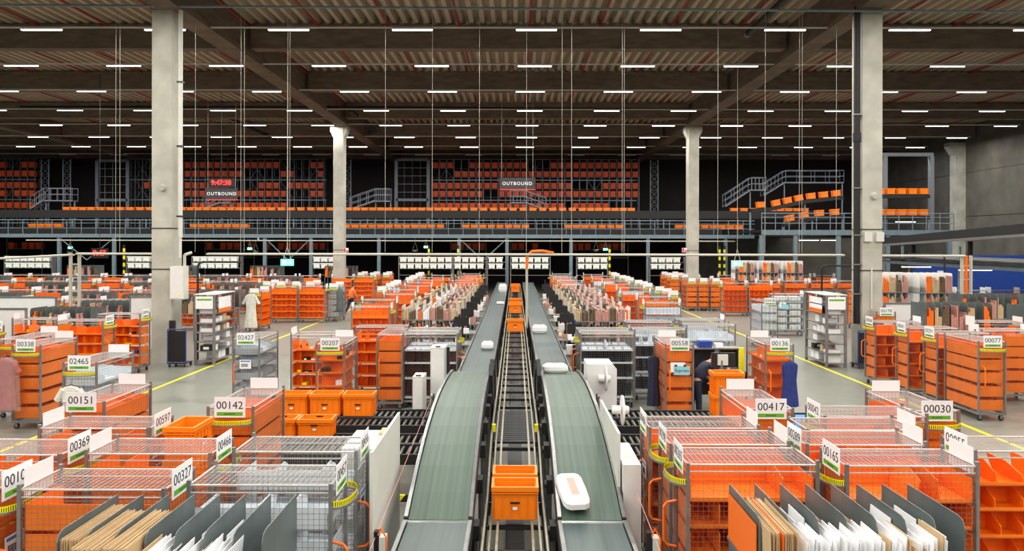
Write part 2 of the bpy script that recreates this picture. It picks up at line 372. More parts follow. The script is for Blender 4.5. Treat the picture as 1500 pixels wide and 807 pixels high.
def panel(which, fine):
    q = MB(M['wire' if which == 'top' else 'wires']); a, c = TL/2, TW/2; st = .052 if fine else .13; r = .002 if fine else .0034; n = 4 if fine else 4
    z0, z1 = .2, TH
    if which in ('L+', 'L-'):
        y = c if which == 'L+' else -c; k = int(TL/st)
        for i in range(1, k): x = -a+TL*i/k; q.bar((x, y, z0), (x, y, z1), r, n)
        k = int((z1-z0)/st)
        for i in range(k): z = z0+(z1-z0)*i/k; q.bar((-a, y, z), (a, y, z), r, n)
    elif which in ('E+', 'E-'):
        x = a if which == 'E+' else -a; k = int(TW/st)
        for i in range(1, k): y = -c+TW*i/k; q.bar((x, y, z0), (x, y, z1), r, n)
        k = int((z1-z0)/st)
        for i in range(k): z = z0+(z1-z0)*i/k; q.bar((x, -c, z), (x, c, z), r, n)
    else:
        k = int(TL/st)
        for i in range(1, k): x = -a+TL*i/k; q.bar((x, -c, TH), (x, c, TH), r*(1 if fine else .8), n)
        k = int(TW/(st*.9))
        for i in range(1, k): y = -c+TW*i/k; q.bar((-a, y, TH), (a, y, TH), r*1.3, n)
    return q.mesh('mesh_panel')
def shelf_m(kind, tier, var):
    rr = random.Random(hash((kind, tier, var)) % 9999 if False else tier*31+var*7+len(kind))
    m = {'orange': 'orange', 'open': 'orange', 'grey': 'grey', 'clear': 'clear'}[kind]
    q = MB(M[m], M['smoker' if var == 5 else 'smoke']); a, c = TL/2-.03, TW/2-.02; t = .012
    if var in (4, 5) and tier != 4: q.m(1).box(-a, a, .02, .026, t, .33).m(0)
    q.box(-a, a, -c, c, 0, t)
    he = (.05 if var == 3 else .25) if kind == 'orange' else (.09 if kind == 'open' else (.04 if var in (4, 5) else .16))
    top = tier == 4
    lip = .045
    if kind == 'open':
        q.box(-a, a, -c, -c+.008, 0, lip).box(-a, a, c-.008, c, 0, lip)
        q.box(-a, -a+.008, -c, c, 0, .24).box(a-.008, a, -c, c, 0, .24)
        if not top: q.box(-a, a, -.006, .006, 0, .24)
    else:
        q.box(-a, a, -c, -c+.008, 0, (.21 if kind != 'orange' else .25) if var not in (1, 3, 4, 5) else lip).box(-a, a, c-.008, c, 0, lip if var != 2 else .25)
        q.box(-a, -a+.008, -c, c, 0, he).box(a-.008, a, -c, c, 0, he)
    return q.mesh('shelf')
def divider_m(kind, low=False):
    m = {'orange': 'orange', 'open': 'orange', 'grey': 'clear', 'clear': 'clear', 'smoke': 'smoke', 'smoker': 'smoker'}[kind]
    q = MB(M[m]); c = TW/2-.03; h = .16 if low else (.285 if kind == 'orange' else (.34 if kind[:2] == 'sm' else .22))
    q.poly([(-c, 0), (c, 0), (c, h*(.8 if kind == 'orange' else .55)), (c*.2, h), (-c, h)], -.005, .005, 'x'); return q.mesh('divider')
def far_shelf_m(kind, tier, var):
    q = MB(M['orange' if kind in ('orange', 'open') else ('grey' if kind == 'grey' else 'clear')], M['paper'], M['dark'], M['brown'])
    a, c = TL/2-.03, TW/2-.02; q.box(-a, a, -c, c, 0, .015)
    q.box(-a, a, -.01, .01, 0, .25)
    if tier == 4: q.box(-a, a, -c, -c+.01, 0, .12)
    else: q.box(-a, a, -c, -c+.01, 0, .05)
    q.box(-a, -a+.01, -c, c, 0, .25).box(a-.01, a, -c, c, 0, .25)
    for i in range(1, 5): x = -a+2*a*i/5; q.box(x-.006, x+.006, -c, c, 0, .2)
    return q.mesh('shelf')
def handle_m():
    q = MB(M['handle']); x = TL/2; y = -TW/2+.07
    q.tube([(x, y, .78), (x+.10, y, .80), (x+.14, y, .85), (x+.14, y, 1.22), (x+.10, y, 1.27), (x, y, 1.29)], .014, 8); return q.mesh('push_handle')
def card_m():
    return MB(M['paper']).box(-.003, .003, -.215, .215, 1.72, 2.0).mesh('number_card')
def strip_m():
    return MB(M['green']).box(.0032, .0045, -.18, .18, 1.745, 1.795).mesh('green_strip')
def bow_m():
    q = MB(M['yellow'], M['black'], M['post']); n = 34; a0 = TL/2-.03
    P = []
    for i in range(n+1):
        th = -PI/2+PI*i/n; P.append((a0+.03+.17*max(0, math.cos(th))**.7, .30*math.sin(th)))
    for i in range(n):
        (x0, y0), (x1, y1) = P[i], P[i+1]
        q.m(0).quad((x0, y0, 1.645), (x1, y1, 1.645), (x1, y1, 1.7), (x0, y0, 1.7))
        q.m(0).quad((x0-.004, y0, 1.645), (x0-.004, y0, 1.7), (x1-.004, y1, 1.7), (x1-.004, y1, 1.645))
        dx, dy = x1-x0, y1-y0; L = math.hypot(dx, dy) or 1; nx, ny = dy/L*.0015, -dx/L*.0015
        u0, u1 = .32, .68
        A = (x0+dx*u0+nx, y0+dy*u0+ny); B = (x0+dx*u1+nx, y0+dy*u1+ny)
        q.m(1).quad((*A, 1.648), (*B, 1.648), (*B, 1.69), (*A, 1.69))
        q.m(1).quad((A[0]-2*nx-.005, A[1]-2*ny, 1.648), (A[0]-2*nx-.005, A[1]-2*ny, 1.69), (B[0]-2*nx-.005, B[1]-2*ny, 1.69), (B[0]-2*nx-.005, B[1]-2*ny, 1.648))
        q.m(2).bar((x0, y0, 1.63), (x1, y1, 1.63), .014, 4)
    return q.mesh('label_bow')
def barcode_m():
    q = MB(M['paper'], M['ink'], M['bluelab']); x = TL/2+.012
    q.box(x, x+.003, -.15, .12, 1.15, 1.36); q.m(2).box(x+.003, x+.004, -.13, .1, 1.31, 1.34); q.m(1)
    yy = -.11
    for wv in (.012, .005, .009, .004, .012, .006, .004, .01, .006, .011, .004, .008):
        q.box(x+.003, x+.004, yy, yy+wv, 1.19, 1.27); yy += wv+.006
    return q.mesh('barcode_sheet')
def stuff_item(kind, rr):
    """a small good lying on a shelf"""
    m = rr.choice(['paper', 'brown', 'dark', 'blue', 'pink', 'black', 'green', 'paper'])
    return m
TROLLEYS = []
def trolley(kind, rot, cx, cy, num, label, cat='roll cage', group='orange roll cages', fine=True, var=0, bow=True, card=True, blank=False, z=0, tall=1.0, low=False, bar=False):
    rz = {'R': 0, 'L': PI, 'F': -PI/2, 'B': PI/2}[rot]
    if kind in ('grey', 'clear'): group = 'grey roll cages'
    t = thing('roll_cage', label, cat, (cx, cy, z), rz, group)
    sfx = (kind, fine)
    ob('cage_frame', cached(('cf', fine), lambda: cage_frame(fine)), t)
    sides = ['E+', 'E-', 'L-', 'top'] + (['L+'] if kind != 'open' else [])
    if kind == 'open': sides = ['E+', 'E-', 'top']
    if not fine: sides = [s_ for s_ in sides if s_ != 'top' or cy < 36]
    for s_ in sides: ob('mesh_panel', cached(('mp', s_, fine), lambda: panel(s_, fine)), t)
    if fine:
        for sx in (-1, 1):
            for sy in (-1, 1): ob('caster', cached('cas', caster_m), t, (sx*(TL/2-.06), sy*(TW/2-.06), 0))
    zs = (.24, .56, .88, 1.18, 1.46) if kind != 'clear' else (.24, .72, 1.1, 1.42)
    for i, zz in enumerate(zs):
        if fine:
            v = var
            ob('shelf', cached(('sh', kind, i == len(zs)-1, v), lambda: shelf_m(kind, 4 if i == len(zs)-1 else 0, v)), t, (0, 0, zz))
            rr = random.Random(int(abs(cx)*100)+i+int(cy*10))
            nd = 3 if kind != 'open' else 4
            dk = kind
            if var in (4, 5): nd = 5; dk = ('smoke', 'smoker')[var-4] if i < len(zs)-1 else kind
            for j in range(nd):
                if i == len(zs)-1 and kind != 'open':
                    if rr.random() < .45: continue
                x = -TL/2 + TL*(j+1)/(nd+1) + rr.uniform(-.05, .05)
                ob('divider', cached(('dv', dk), lambda: divider_m(dk)), t, (x, 0, zz+.012), (0, rr.choice((-.25, 0, .12, .35)) if i == len(zs)-1 else 0, 0))
        else:
            ob('shelf', cached(('fs', kind, i == len(zs)-1), lambda: far_shelf_m(kind, 4 if i == len(zs)-1 else 0, 0)), t, (0, 0, zz))
    if fine:
        ob('push_handle', cached('hd', handle_m), t)
        if bar: ob('barcode_sheet', cached('bc', barcode_m), t)
    if bow: ob('label_bow', cached('bow', bow_m), t)
    if card:
        X = TL/2 - .0 + (.03 if bow else .03)
        c_ = ob('number_card', cached('cd', card_m), t, (X, 0, 0))
        ob('green_strip', cached('st', strip_m), c_)
        if num and fine:
            text(num, .15, M['ink'], c_, (.004, 0, 1.885), (PI/2, 0, PI/2))
            text('Bookshelf', .035, M['ink'], c_, (.0052, 0, 1.77), (PI/2, 0, PI/2), ext=.0005)
        elif num:
            text(num, .15, M['ink'], c_, (.004, 0, 1.885), (PI/2, 0, PI/2))
    if blank:
        b_ = ob('blank_card', cached('cd', card_m), t, (-TL/2-.02, 0, .015))
    TROLLEYS.append(t)
    return t
# foreground, left block (front Y, X centre)
def tf(kind, rot, x0, y0, num, desc, **k):
    """x0,y0: near-left footprint corner"""
    if rot in 'RL': cx, cy = x0+TL/2, y0+TW/2
    else: cx, cy = x0+TW/2, y0+TL/2
    col = {'orange': 'orange', 'open': 'orange', 'grey': 'grey', 'clear': 'grey'}[kind]
    return trolley(kind, rot, cx, cy, num, '%s roll cage%s, %s' % (col, ' '+num if num else '', desc), **k)
tf('clear', 'R', -3.08, 6.94, '00457', 'directly behind the envelope rack, bow near the white machine', blank=False)
tf('clear', 'R', -3.08, 8.05, '00456', 'behind the grey cage with the yellow bow', bar=True, bow=False)
tf('orange', 'R', -4.59, 6.80, '00327', 'beside the grey cages, behind the brown envelopes', bow=False, blank=True)
tf('orange', 'R', -4.64, 7.95, '00466', 'second in the row behind the brown envelopes', blank=True)
tf('orange', 'R', -5.85, 9.03, '00597', 'beside the stacked totes', bow=False, blank=True, bar=True)
tf('orange', 'R', -6.15, 6.74, '00102', 'nearest at the left picture edge', bar=True)
tf('orange', 'R', -6.24, 7.9, '00369', 'behind the one at the left picture edge', blank=True)
tf('orange', 'R', -7.87, 8.0, None, 'half cut by the left picture edge', card=False, bow=False)
tf('orange', 'F', -6.5, 10.5, '00151', 'end-on beside the left walkway', bow=False, blank=True, var=2)
tf('orange', 'F', -4.26, 10.2, '00142', 'end-on beside the cross conveyor', blank=True, var=2)
# foreground, right block
tf('orange', 'L', 1.79, 7.63, '00265', 'nearest beside the white reel machine')
tf('orange', 'L', 1.77, 8.38, '00298', 'middle one of the three beside the reel machine', blank=True)
tf('orange', 'L', 1.67, 9.12, '00486', 'third one beside the reel machine, nearest the cross conveyor', bow=False, bar=True, blank=True)
tf('orange', 'L', 3.42, 7.6, '00165', 'behind the white envelopes', blank=True)
tf('orange', 'L', 3.32, 8.38, '00289', 'second behind the white envelopes', bow=False, blank=True)
tf('orange', 'L', 3.6, 9.05, None, 'third behind the white envelopes', card=False, bow=True, blank=True)
tf('orange', 'L', 4.1, 9.75, '00042', 'fourth behind the white envelopes, at the right walkway')
tf('open', 'L', 5.08, 8.15, '00055', 'at the right picture edge with empty pigeonholes', blank=False, bow=False)
tf('open', 'L', 6.6, 8.15, None, 'cut by the right picture edge with pigeonholes', card=False, bow=False)
tf('orange', 'F', 5.45, 10.1, '00030', 'end-on beside the right walkway', blank=True, var=1)
tf('orange', 'F', 3.22, 10.2, '00417', 'end-on in front of the blue garment', bow=False, blank=True, var=1)
# middle ground
tf('orange', 'F', -11.1, 16.2, '00338', 'behind the hanging pink dress', var=2, blank=True)
tf('orange', 'F', -12.1, 17.2, None, 'left of the one behind the pink dress', card=False, var=2, blank=True)
tf('orange', 'F', -13.0, 15.9, None, 'at the left edge behind the pink dress', card=False, bow=False, var=2)
tf('clear', 'F', -8.55, 13.9, '02465', 'standing in the left walkway, pale garment on its end', blank=True)
tf('orange', 'F', -4.46, 16.5, '00207', 'filled with boxes and goods', var=3, blank=True)
tf('open', 'R', -5.55, 18.2, None, 'open beside the one filled with boxes, mixed goods on its shelves', card=False, bow=False, blank=True)
tf('grey', 'F', -6.68, 17.4, '02427', 'alone beside the left walkway line', bow=False, bar=True)
tf('open', 'R', -4.3, 19.8, None, 'with small tilted dividers, behind the big totes', bow=False, card=False)
tf('orange', 'F', -3.42, 18.2, None, 'narrow end-on between dividers cage and grey cage', bow=False, card=False, var=0)
tf('clear', 'R', -2.8, 18.4, None, 'beside the tall white cabinets near the left belt', var=5, card=False)
tf('clear', 'R', -2.8, 19.2, None, 'second behind the tall white cabinets', var=5, card=False, bow=False)
tf('clear', 'L', 1.65, 18.5, None, 'beside the right belt, behind the reel box', var=4, card=False)
tf('clear', 'L', 1.65, 19.3, None, 'second beside the right belt', var=4, card=False, bow=False)
tf('orange', 'F', 3.39, 16.6, '00558', 'with a cyan notice on its end', var=0, bow=False, blank=True)
tf('clear', 'L', 3.15, 19.4, None, 'behind the one with the cyan notice', var=4, card=False)
tf('clear', 'L', 3.2, 21.2, None, 'second behind the one with the cyan notice', card=False, bow=True)
tf('clear', 'L', 4.75, 20.4, None, 'behind the work station with the monitor', card=False)
tf('clear', 'L', 4.85, 21.8, None, 'second behind the work station with the monitor', card=False, blank=True)
tf('orange', 'F', 5.64, 16.6, '00136', 'with the blue garment hung on its end', var=3, blank=True)
tf('orange', 'F', 12.05, 24.6, '00178', 'next to the concrete column, cyan notice on its end', bow=False, fine=False)
tf('orange', 'L', 10.7, 18.7, '00291', 'second from the picture edge row', var=0)
tf('orange', 'L', 10.55, 19.8, '00041', 'third in the row nearest the right walkway', var=0)
tf('orange', 'L', 10.4, 21.3, '00068', 'fourth in the row nearest the right walkway, few goods', var=0, blank=True)
tf('orange', 'F', 10.8, 17.2, '00077', 'full of small goods at the right picture edge', var=2)
tf('orange', 'R', 12.2, 19.3, '01504', 'behind the one full of goods', blank=True)
tf('open', 'R', 13.4, 21.4, '01506', 'farther back at right edge', blank=True)
tf('open', 'R', -13.2, 23.2, '00996', 'open, beyond the standing white garment, left of the walkway', blank=False)
tf('open', 'R', -13.25, 21.2, '00957', 'open with pale trays, left of the walkway', blank=True)
tf('open', 'R', -14.8, 21.6, '00332', 'open, left of the pale trays', blank=True)
tf('orange', 'R', -15.3, 19.4, '00331', 'by the whiteboard at left edge', blank=True)
# rows beyond, coarse copies; positions are hall coordinates
def far_row(kind, rot, x0, dx, n, y, where, bow=True, fine=False, card=True, skip=()):
    for i in range(n):
        if i in skip: continue
        k = kind if isinstance(kind, str) else kind[i % len(kind)]
        col = {'orange': 'orange', 'open': 'orange shelved', 'grey': 'grey', 'clear': 'pale grey'}[k]
        trolley(k, rot, x0+i*dx, y+R.uniform(-.08, .08), None, '%s roll cage, %s of %s' % (col, nth(i), where), fine=False, bow=bow and R.random() < .7, card=card, blank=R.random() < .7,
                group='roll cages of ' + where)
far_row(['open', 'open', 'orange'], 'F', -12.1, 1.55, 1, 34.8, 'the pair behind the white garment')
far_row('open', 'R', -11.9, 1.42, 2, 38.2, 'the big shelved row left of the walkway line')
far_row(['grey', 'clear'], 'F', -9.5, -.75, 1, 39.1, 'the grey group behind the shelved row')
far_row('orange', 'F', -13.6, .8, 4, 40.9, 'the row just behind the shelved row', card=True)
far_row(['open', 'open'], 'R', -11.6, 1.45, 2, 49.4, 'the row by the walking vest')
far_row('open', 'F', -11.0, .9, 3, 53, 'the last row by the far left column')
# along centre-left and centre-right aisles
for i in range(9):
    y = 26.0+i*3.1+.2
    k = ['open', 'orange', 'orange'][i % 3]
    trolley(k, 'L' if i % 2 else 'R', -5.1-(i % 2)*.3, y, None, '%s wire roll cage of the column left of the central racks' % nth(i), fine=False, blank=True, group='roll cages left of the central racks')
    if i > 2: trolley(['orange', 'clear', 'open'][i % 3], 'F', -6.5-(i % 3)*.12, y+1.0, None, '%s roll cage along the inner edge of the left walkway' % nth(i), fine=False, bow=False, blank=i % 2 == 0, group='roll cages along the left walkway')
    trolley(['clear', 'open', 'orange'][i % 3], 'R' if i % 2 else 'L', 5.6+(i % 2)*.25, y+2.0, None, '%s wire roll cage of the column right of the central racks' % nth(i), fine=False, blank=True, group='roll cages right of the central racks')
    if i > 1: trolley(['orange', 'grey'][i % 2], 'F', 7.1, y+1.4, None, '%s roll cage along the inner edge of the right walkway' % nth(i), fine=False, bow=True, blank=i % 2 == 0, group='roll cages along the right walkway')
for i, y in enumerate((42, 44.2, 46.4, 48.8, 51.5, 54)):
    trolley('orange' if i % 2 else 'open', 'R', -2.9-(i % 2)*.4, y, None, '%s wire roll cage in front of the far white bins, left belt side' % nth(i), fine=False, blank=True, group='far cages by the left belt')
    trolley('clear' if i % 2 else 'open', 'L', 3.1+(i % 2)*.3, y, None, '%s wire roll cage in front of the far white bins, right belt side' % nth(i), fine=False, blank=True, group='far cages by the right belt')
# right of the right walkway line
far_row(['open', 'orange'], 'L', 13.9, -1.45, 2, 42.0, 'the row facing the right walkway')
far_row(['orange', 'open', 'orange'], 'F', 10.75, .72, 3, 45.5, 'the orange group right of the walkway line')
far_row('open', 'F', 10.9, .75, 3, 51, 'the orange group before the far right column')
far_row(['open', 'clear'], 'F', 11.0, .8, 3, 53.6, 'the last orange group beside the right walkway')
far_row('orange', 'R', 11.9, 1.5, 2, 47.5, 'the second row beyond the right walkway')
far_row('orange', 'R', 15.2, 1.6, 6, 44.5, 'the long row below the far blue wall')
# big left field
far_row('orange', 'R', -15.5, -1.55, 6, 29.2, 'the first field row beyond the whiteboards', bow=True)
far_row('orange', 'R', -14.0, -1.6, 9, 35.0, 'the second field row left of the walkway')
far_row('orange', 'R', -14.0, -1.6, 11, 42.8, 'the third field row left of the walkway')
far_row(['open', 'orange'], 'R', -14.0, -1.65, 14, 50.0, 'the fourth field row left of the walkway')
far_row(['orange', 'clear'], 'R', 17, 1.7, 7, 36.0, 'the field row right of the near column')
far_row(['orange'], 'R', 15, 1.7, 5, 52.0, 'the last field row at right')

# hand-placed goods on the middle cages
def box_item(name, label, cat, x, y, z, sx, sy, sz, m, rz=0, group=None):
    q = MB(M[m], M['paper']); q.poly([(-sx/2+.01, -sy/2), (sx/2-.01, -sy/2), (sx/2, -sy/2+.01), (sx/2, sy/2-.01), (sx/2-.01, sy/2), (-sx/2+.01, sy/2), (-sx/2, sy/2-.01), (-sx/2, -sy/2+.01)], 0, sz, 'z')
    if m in ('brown', 'dark', 'black'): q.m(1).box(-sx*.25, sx*.2, -sy/2-.002, -sy/2, sz*.25, sz*.8)
    o = ob(name, q.mesh(name), None, (x, y, z), (0, 0, rz)); return tag(o, label, cat, group)
def shelf_goods(t, n, where, zs=(.24, .56, .88, 1.18, 1.46), seed=1):
    rr = random.Random(seed); cols = {'paper': 'white', 'brown': 'brown', 'black': 'black', 'blue': 'blue', 'pink': 'pink', 'dark': 'dark grey', 'yellow': 'yellow'}
    mw = t.matrix_basis; used = {}
    for z in zs:
        x = -TL/2+.1
        for k in range(n):
            sx, sy, sz = rr.uniform(.09, .22), rr.uniform(.1, .24), rr.uniform(.04, .17)
            x += sx/2+.02
            if x+sx/2 > TL/2-.06: break
            m = rr.choice(list(cols)); p_ = Matrix.Translation(t.location) @ Matrix.Rotation(t.rotation_euler.z, 4, 'Z') @ Vector((x, rr.choice((-.16, .14)), z+.013))
            box_item('goods_box', '%s goods box lying on a shelf of the %s' % (cols[m], where), 'box', p_.x, p_.y, p_.z, sx, sy, sz, m, t.rotation_euler.z, 'goods on shelves of the '+where)
            x += sx/2+rr.uniform(.0, .14)
byname = {}
for t in TROLLEYS:
    for n_ in ('00207', '00338', '00077', '00136', '00291', '00327', '00597', '02427', '00178', '00042'):
        if n_ in t['label']: byname[n_] = t
    if 'mixed goods' in t['label']: byname['mixed'] = t
    if 'pale trays' in t['label']: byname['trays'] = t
    if 'few goods' in t['label']: byname['few'] = t
    if '00996' in t['label']: byname['996'] = t
shelf_goods(byname['00207'], 6, 'cage filled with boxes', seed=3)
shelf_goods(byname['mixed'], 6, 'open cage beside the filled one', seed=4)
shelf_goods(byname['00338'], 3, 'cage behind the pink dress', seed=5)
shelf_goods(byname['00077'], 6, 'cage at the right picture edge', seed=6)
shelf_goods(byname['00136'], 3, 'cage with the blue garment', seed=7)
shelf_goods(byname['996'], 6, 'open cage left of the walkway', seed=8)
shelf_goods(byname['trays'], 4, 'open cage with pale trays', seed=9)
shelf_goods(byname['00042'], 3, 'cage carded 00042', zs=(1.46,), seed=11)
shelf_goods(byname['few'], 2, 'fourth cage by the right walkway', seed=12)

# ------------------------------------------------------------------ belts
def path_pts(path):
    return path
def belt_conveyor(x, path, w, m, label, side=1, legs=True, cover=False):
    t = thing('belt_conveyor', label, 'conveyor', (x, 0, 0))
    n = len(path)
    q = MB(M[m]); h = w/2
    for (y0, z0), (y1, z1) in zip(path, path[1:]):
        q.quad((-h, y0, z0), (h, y0, z0), (h, y1, z1), (-h, y1, z1))
        q.quad((-h, y0, z0-.09), (-h, y1, z1-.09), (h, y1, z1-.09), (h, y0, z0-.09))
        q.quad((-h, y0, z0), (-h, y1, z1), (-h, y1, z1-.09), (-h, y0, z0-.09)); q.quad((h, y0, z0), (h, y0, z0-.09), (h, y1, z1-.09), (h, y1, z1))
    y0, z0 = path[0]; q.quad((-h, y0, z0), (-h, y0, z0-.09), (h, y0, z0-.09), (h, y0, z0))
    y0, z0 = path[-1]; q.quad((-h, y0, z0), (h, y0, z0), (h, y0, z0-.09), (-h, y0, z0-.09))
    ob('belt', q.mesh('belt'), t)
    for s in (-1, 1):
        q = MB(M['dark'], M['steel']); a0, a1 = s*(h+.01), s*(h+.055); a0, a1 = min(a0, a1), max(a0, a1)
        c0, c1 = sorted((s*(h+.006), s*(h+.05)))
        for (y0, z0), (y1, z1) in zip(path, path[1:]):
            for mm, b0, b1, u0, u1 in ((0, a0, a1, -.22, .02), (1, c0, c1, .02, .04)):
                q.m(mm).add([(b0, y0, z0+u0), (b1, y0, z0+u0), (b1, y0, z0+u1), (b0, y0, z0+u1), (b0, y1, z1+u0), (b1, y1, z1+u0), (b1, y1, z1+u1), (b0, y1, z1+u1)],
                            [(0, 1, 2, 3), (7, 6, 5, 4), (0, 4, 5, 1), (1, 5, 6, 2), (2, 6, 7, 3), (3, 7, 4, 0)])
        ob('side_rail', q.mesh('side_rail'), t)
    if legs:
        L = path[-1][0]-path[0][0]; k = max(2, int(L/3.2)+1)
        for i in range(k):
            yy = path[0][0]+.3+(L-.6)*i/(k-1)
            for (ya, za), (yb, zb) in zip(path, path[1:]):
                if ya <= yy <= yb: zz = za+(zb-za)*(yy-ya)/(yb-ya)
            for s in (-1, 1): ob('leg', MB(M['black']).box(s*(h+.03)-.03, s*(h+.03)+.03, yy-.03, yy+.03, 0, zz-.2).mesh('leg'), t)
    rl = MB(M['steel']); rl.bar((-h-.02, path[0][0], path[0][1]-.045), (h+.02, path[0][0], path[0][1]-.045), .042, 12)
    ob('end_roller', rl.mesh('end_roller'), t)
    return t
hump = [(8.62, .90), (9.1, 1.06), (9.65, 1.22), (10.2, 1.35), (10.8, 1.46), (11.6, 1.56), (12.4, 1.61), (13.2, 1.62), (14.0, 1.59), (14.7, 1.55), (15.1, 1.50)]
for s, nm in ((-1, 'left'), (1, 'right')):
    belt_conveyor(s*.9, [(5.5, .86), (8.57, .88)], .7, 'belt2', 'short level %s belt conveyor nearest the camera' % nm)
    belt_conveyor(s*.9, hump, .7, 'belt', 'humped green %s belt conveyor crossing over the roller lanes' % nm)
    belt_conveyor(s*.92, [(16.0, 1.16), (55.2, 1.16)], .7, 'belt2', 'long level %s belt conveyor running to the back of the hall' % nm)
# dark toothed drive units between the hump belts and tote line
for s, nm in ((-1, 'left'), (1, 'right')):
    t = thing('drive_unit', 'black chain drive unit at the crest of the %s humped belt, inner side' % nm, 'machine', (s*.46, 14.6, 0))
    ob('housing', MB(M['black']).poly([(-.5, .9), (.5, .9), (.5, 1.5), (.3, 1.78), (-.1, 1.85), (-.5, 1.6)], -.035, .035, 'x').mesh('housing'), t)
    q = MB(M['dark']); q.bar((-.06, .1, 1.6), (.06, .1, 1.6), .13, 14); ob('sprocket', q.mesh('sprocket'), t)
    ob('stand', MB(M['black']).box(-.03, .03, -.4, -.3, 0, .9).box(-.03, .03, .3, .4, 0, .9).mesh('stand'), t)
    for k in range(6):
        yy = 8.9+k*.93
        zz = [1.0, 1.25, 1.45, 1.55, 1.6, 1.58][k]-.33
        t = thing('motor_block', 'black motor block at the inner rail of the %s humped belt, %s from camera' % (nm, nth(k)), 'motor', (s*.47, yy, zz))
        ob('casing', MB(M['black']).box(-.05, .04, -.11, .11, -.09, .09).mesh('casing'), t)
        ob('shaft_cap', MB(M['dark']).bar((-.075, 0, 0), (-.05, 0, 0), .05, 12).mesh('shaft_cap'), t)
        ob('bracket', MB(M['steel']).box(-.02, .02, -.02, .02, -zz, -.08).mesh('bracket'), t)

# ------------------------------------------------------------------ central tote line
cpath = [(5.5, .60), (10.0, .64), (10.9, .86), (11.6, 1.0), (13.9, 1.02), (14.6, .98), (55.2, .98)]
def zc(y):
    for (ya, za), (yb, zb) in zip(cpath, cpath[1:]):
        if ya <= y <= yb: return za+(zb-za)*(y-ya)/(yb-ya)
    return cpath[-1][1]
t = thing('tote_conveyor', 'central chain conveyor carrying orange totes between the two belts', 'conveyor')
def strip(name, x0, x1, dz0, dz1, m, path=cpath):
    q = MB(M[m])
    for (y0, z0), (y1, z1) in zip(path, path[1:]):
        q.add([(x0, y0, z0+dz0), (x1, y0, z0+dz0), (x1, y0, z0+dz1), (x0, y0, z0+dz1), (x0, y1, z1+dz0), (x1, y1, z1+dz0), (x1, y1, z1+dz1), (x0, y1, z1+dz1)],
              [(0, 1, 2, 3), (7, 6, 5, 4), (0, 4, 5, 1), (1, 5, 6, 2), (2, 6, 7, 3), (3, 7, 4, 0)])
    ob(name, q.mesh(name), t)
for s in (-1, 1):
    strip('side_frame', min(s*.40, s*.355), max(s*.40, s*.355), -.2, .03, 'black')
    strip('guide_rail', min(s*.385, s*.36), max(s*.385, s*.36), .04, .075, 'guide')
    strip('carrier_chain', min(s*.2, s*.23), max(s*.2, s*.23), -.05, -.01, 'guide')
    strip('carrier_chain', min(s*.29, s*.315), max(s*.29, s*.315), -.05, -.01, 'guide')
q = MB(M['dark'])
y = 5.6
while y < 55.1:
    z = zc(y); q.box(-.36, .36, y, y+.05, z-.14, z-.09); y += .75 if y < 20 else 1.2
ob('cross_slats', q.mesh('cross_slats'), t)['kind'] = 'stuff'
q = MB(M['dark']); q.box(-.12, .12, 5.6, 55.2, .32, .36); ob('cable_channel', q.mesh('cable_channel'), t)
for k in range(18):
    yy = 11.75+k*.12; z = 1.0
    if k < 18: ob('roller', MB(M['dark']).bar((-.34, yy, z-.035), (.34, yy, z-.035), .028, 10).mesh('roller') if k == 0 else cached('rol', lambda: MB(M['dark']).bar((-.34, 0, 0), (.34, 0, 0), .028, 10).mesh('roller')), t, (0, 0, 0) if k == 0 else (0, yy, z-.035))
for yy in [6+2.6*i for i in range(20)]:
    for s in (-1, 1): ob('leg', MB(M['black']).box(s*.38-.025, s*.38+.025, yy-.03, yy+.03, 0, zc(yy)-.18).mesh('leg'), t)
for s in (-1, 1):
    ob('yellow_sensor', MB(M['yellow']).box(s*.35-.03, s*.35+.03, 12.1, 12.18, 1.03, 1.15).mesh('yellow_sensor'), t)

# ------------------------------------------------------------------ totes
def tote_mesh(h=.32, L=.6, W=.4, m='tote'):
    q = MB(M[m]); a, c = L/2, W/2; ia, ic = a-.03, c-.03; t_ = .012; zr = h
    def wall(x0, x1, y0, y1, z0, z1): q.box(x0, x1, y0, y1, z0, z1)
    wall(-ia, ia, -ic, ic, 0, .012)
    wall(-ia, ia, -ic, -ic+t_, 0, h-.05); wall(-ia, ia, ic-t_, ic, 0, h-.05); wall(-ia, -ia+t_, -ic, ic, 0, h-.05); wall(ia-t_, ia, -ic, ic, 0, h-.05)
    # rim
    for z0, z1 in ((h-.06, h), (h-.09, h-.075)):
        e = 0 if z0 == h-.06 else .006
        wall(-a+e, a-e, -c+e, -c+.03, z0, z1); wall(-a+e, a-e, c-.03, c-e, z0, z1); wall(-a+e, -a+.03, -c+.03, c-.03, z0, z1); wall(a-.03, a-e, -c+.03, c-.03, z0, z1)
    for i in range(6):
        x = -ia+.02+(2*ia-.04)*i/5
        for s in (-1, 1): wall(x-.005, x+.005, min(s*ic, s*(c-.012)), max(s*ic, s*(c-.012)), .0, h-.05)
    for i in range(4):
        y = -ic+.02+(2*ic-.04)*i/3
        for s in (-1, 1): wall(min(s*ia, s*(a-.012)), max(s*ia, s*(a-.012)), y-.005, y+.005, 0, h-.05)
    return q.mesh('tote_body')
def slot_m(): 
    q = MB(M['ink']); q.box(-.06, .06, -.2025, -.2005, .21, .235); q.box(-.06, .06, .17, .1715, .275, .30); return q.mesh('hand_slot')
def plab_m():
    q = MB(M['paper']); q.box(-.03, .03, -.1905, -.19, .13, .165); return q.mesh('paper_label')
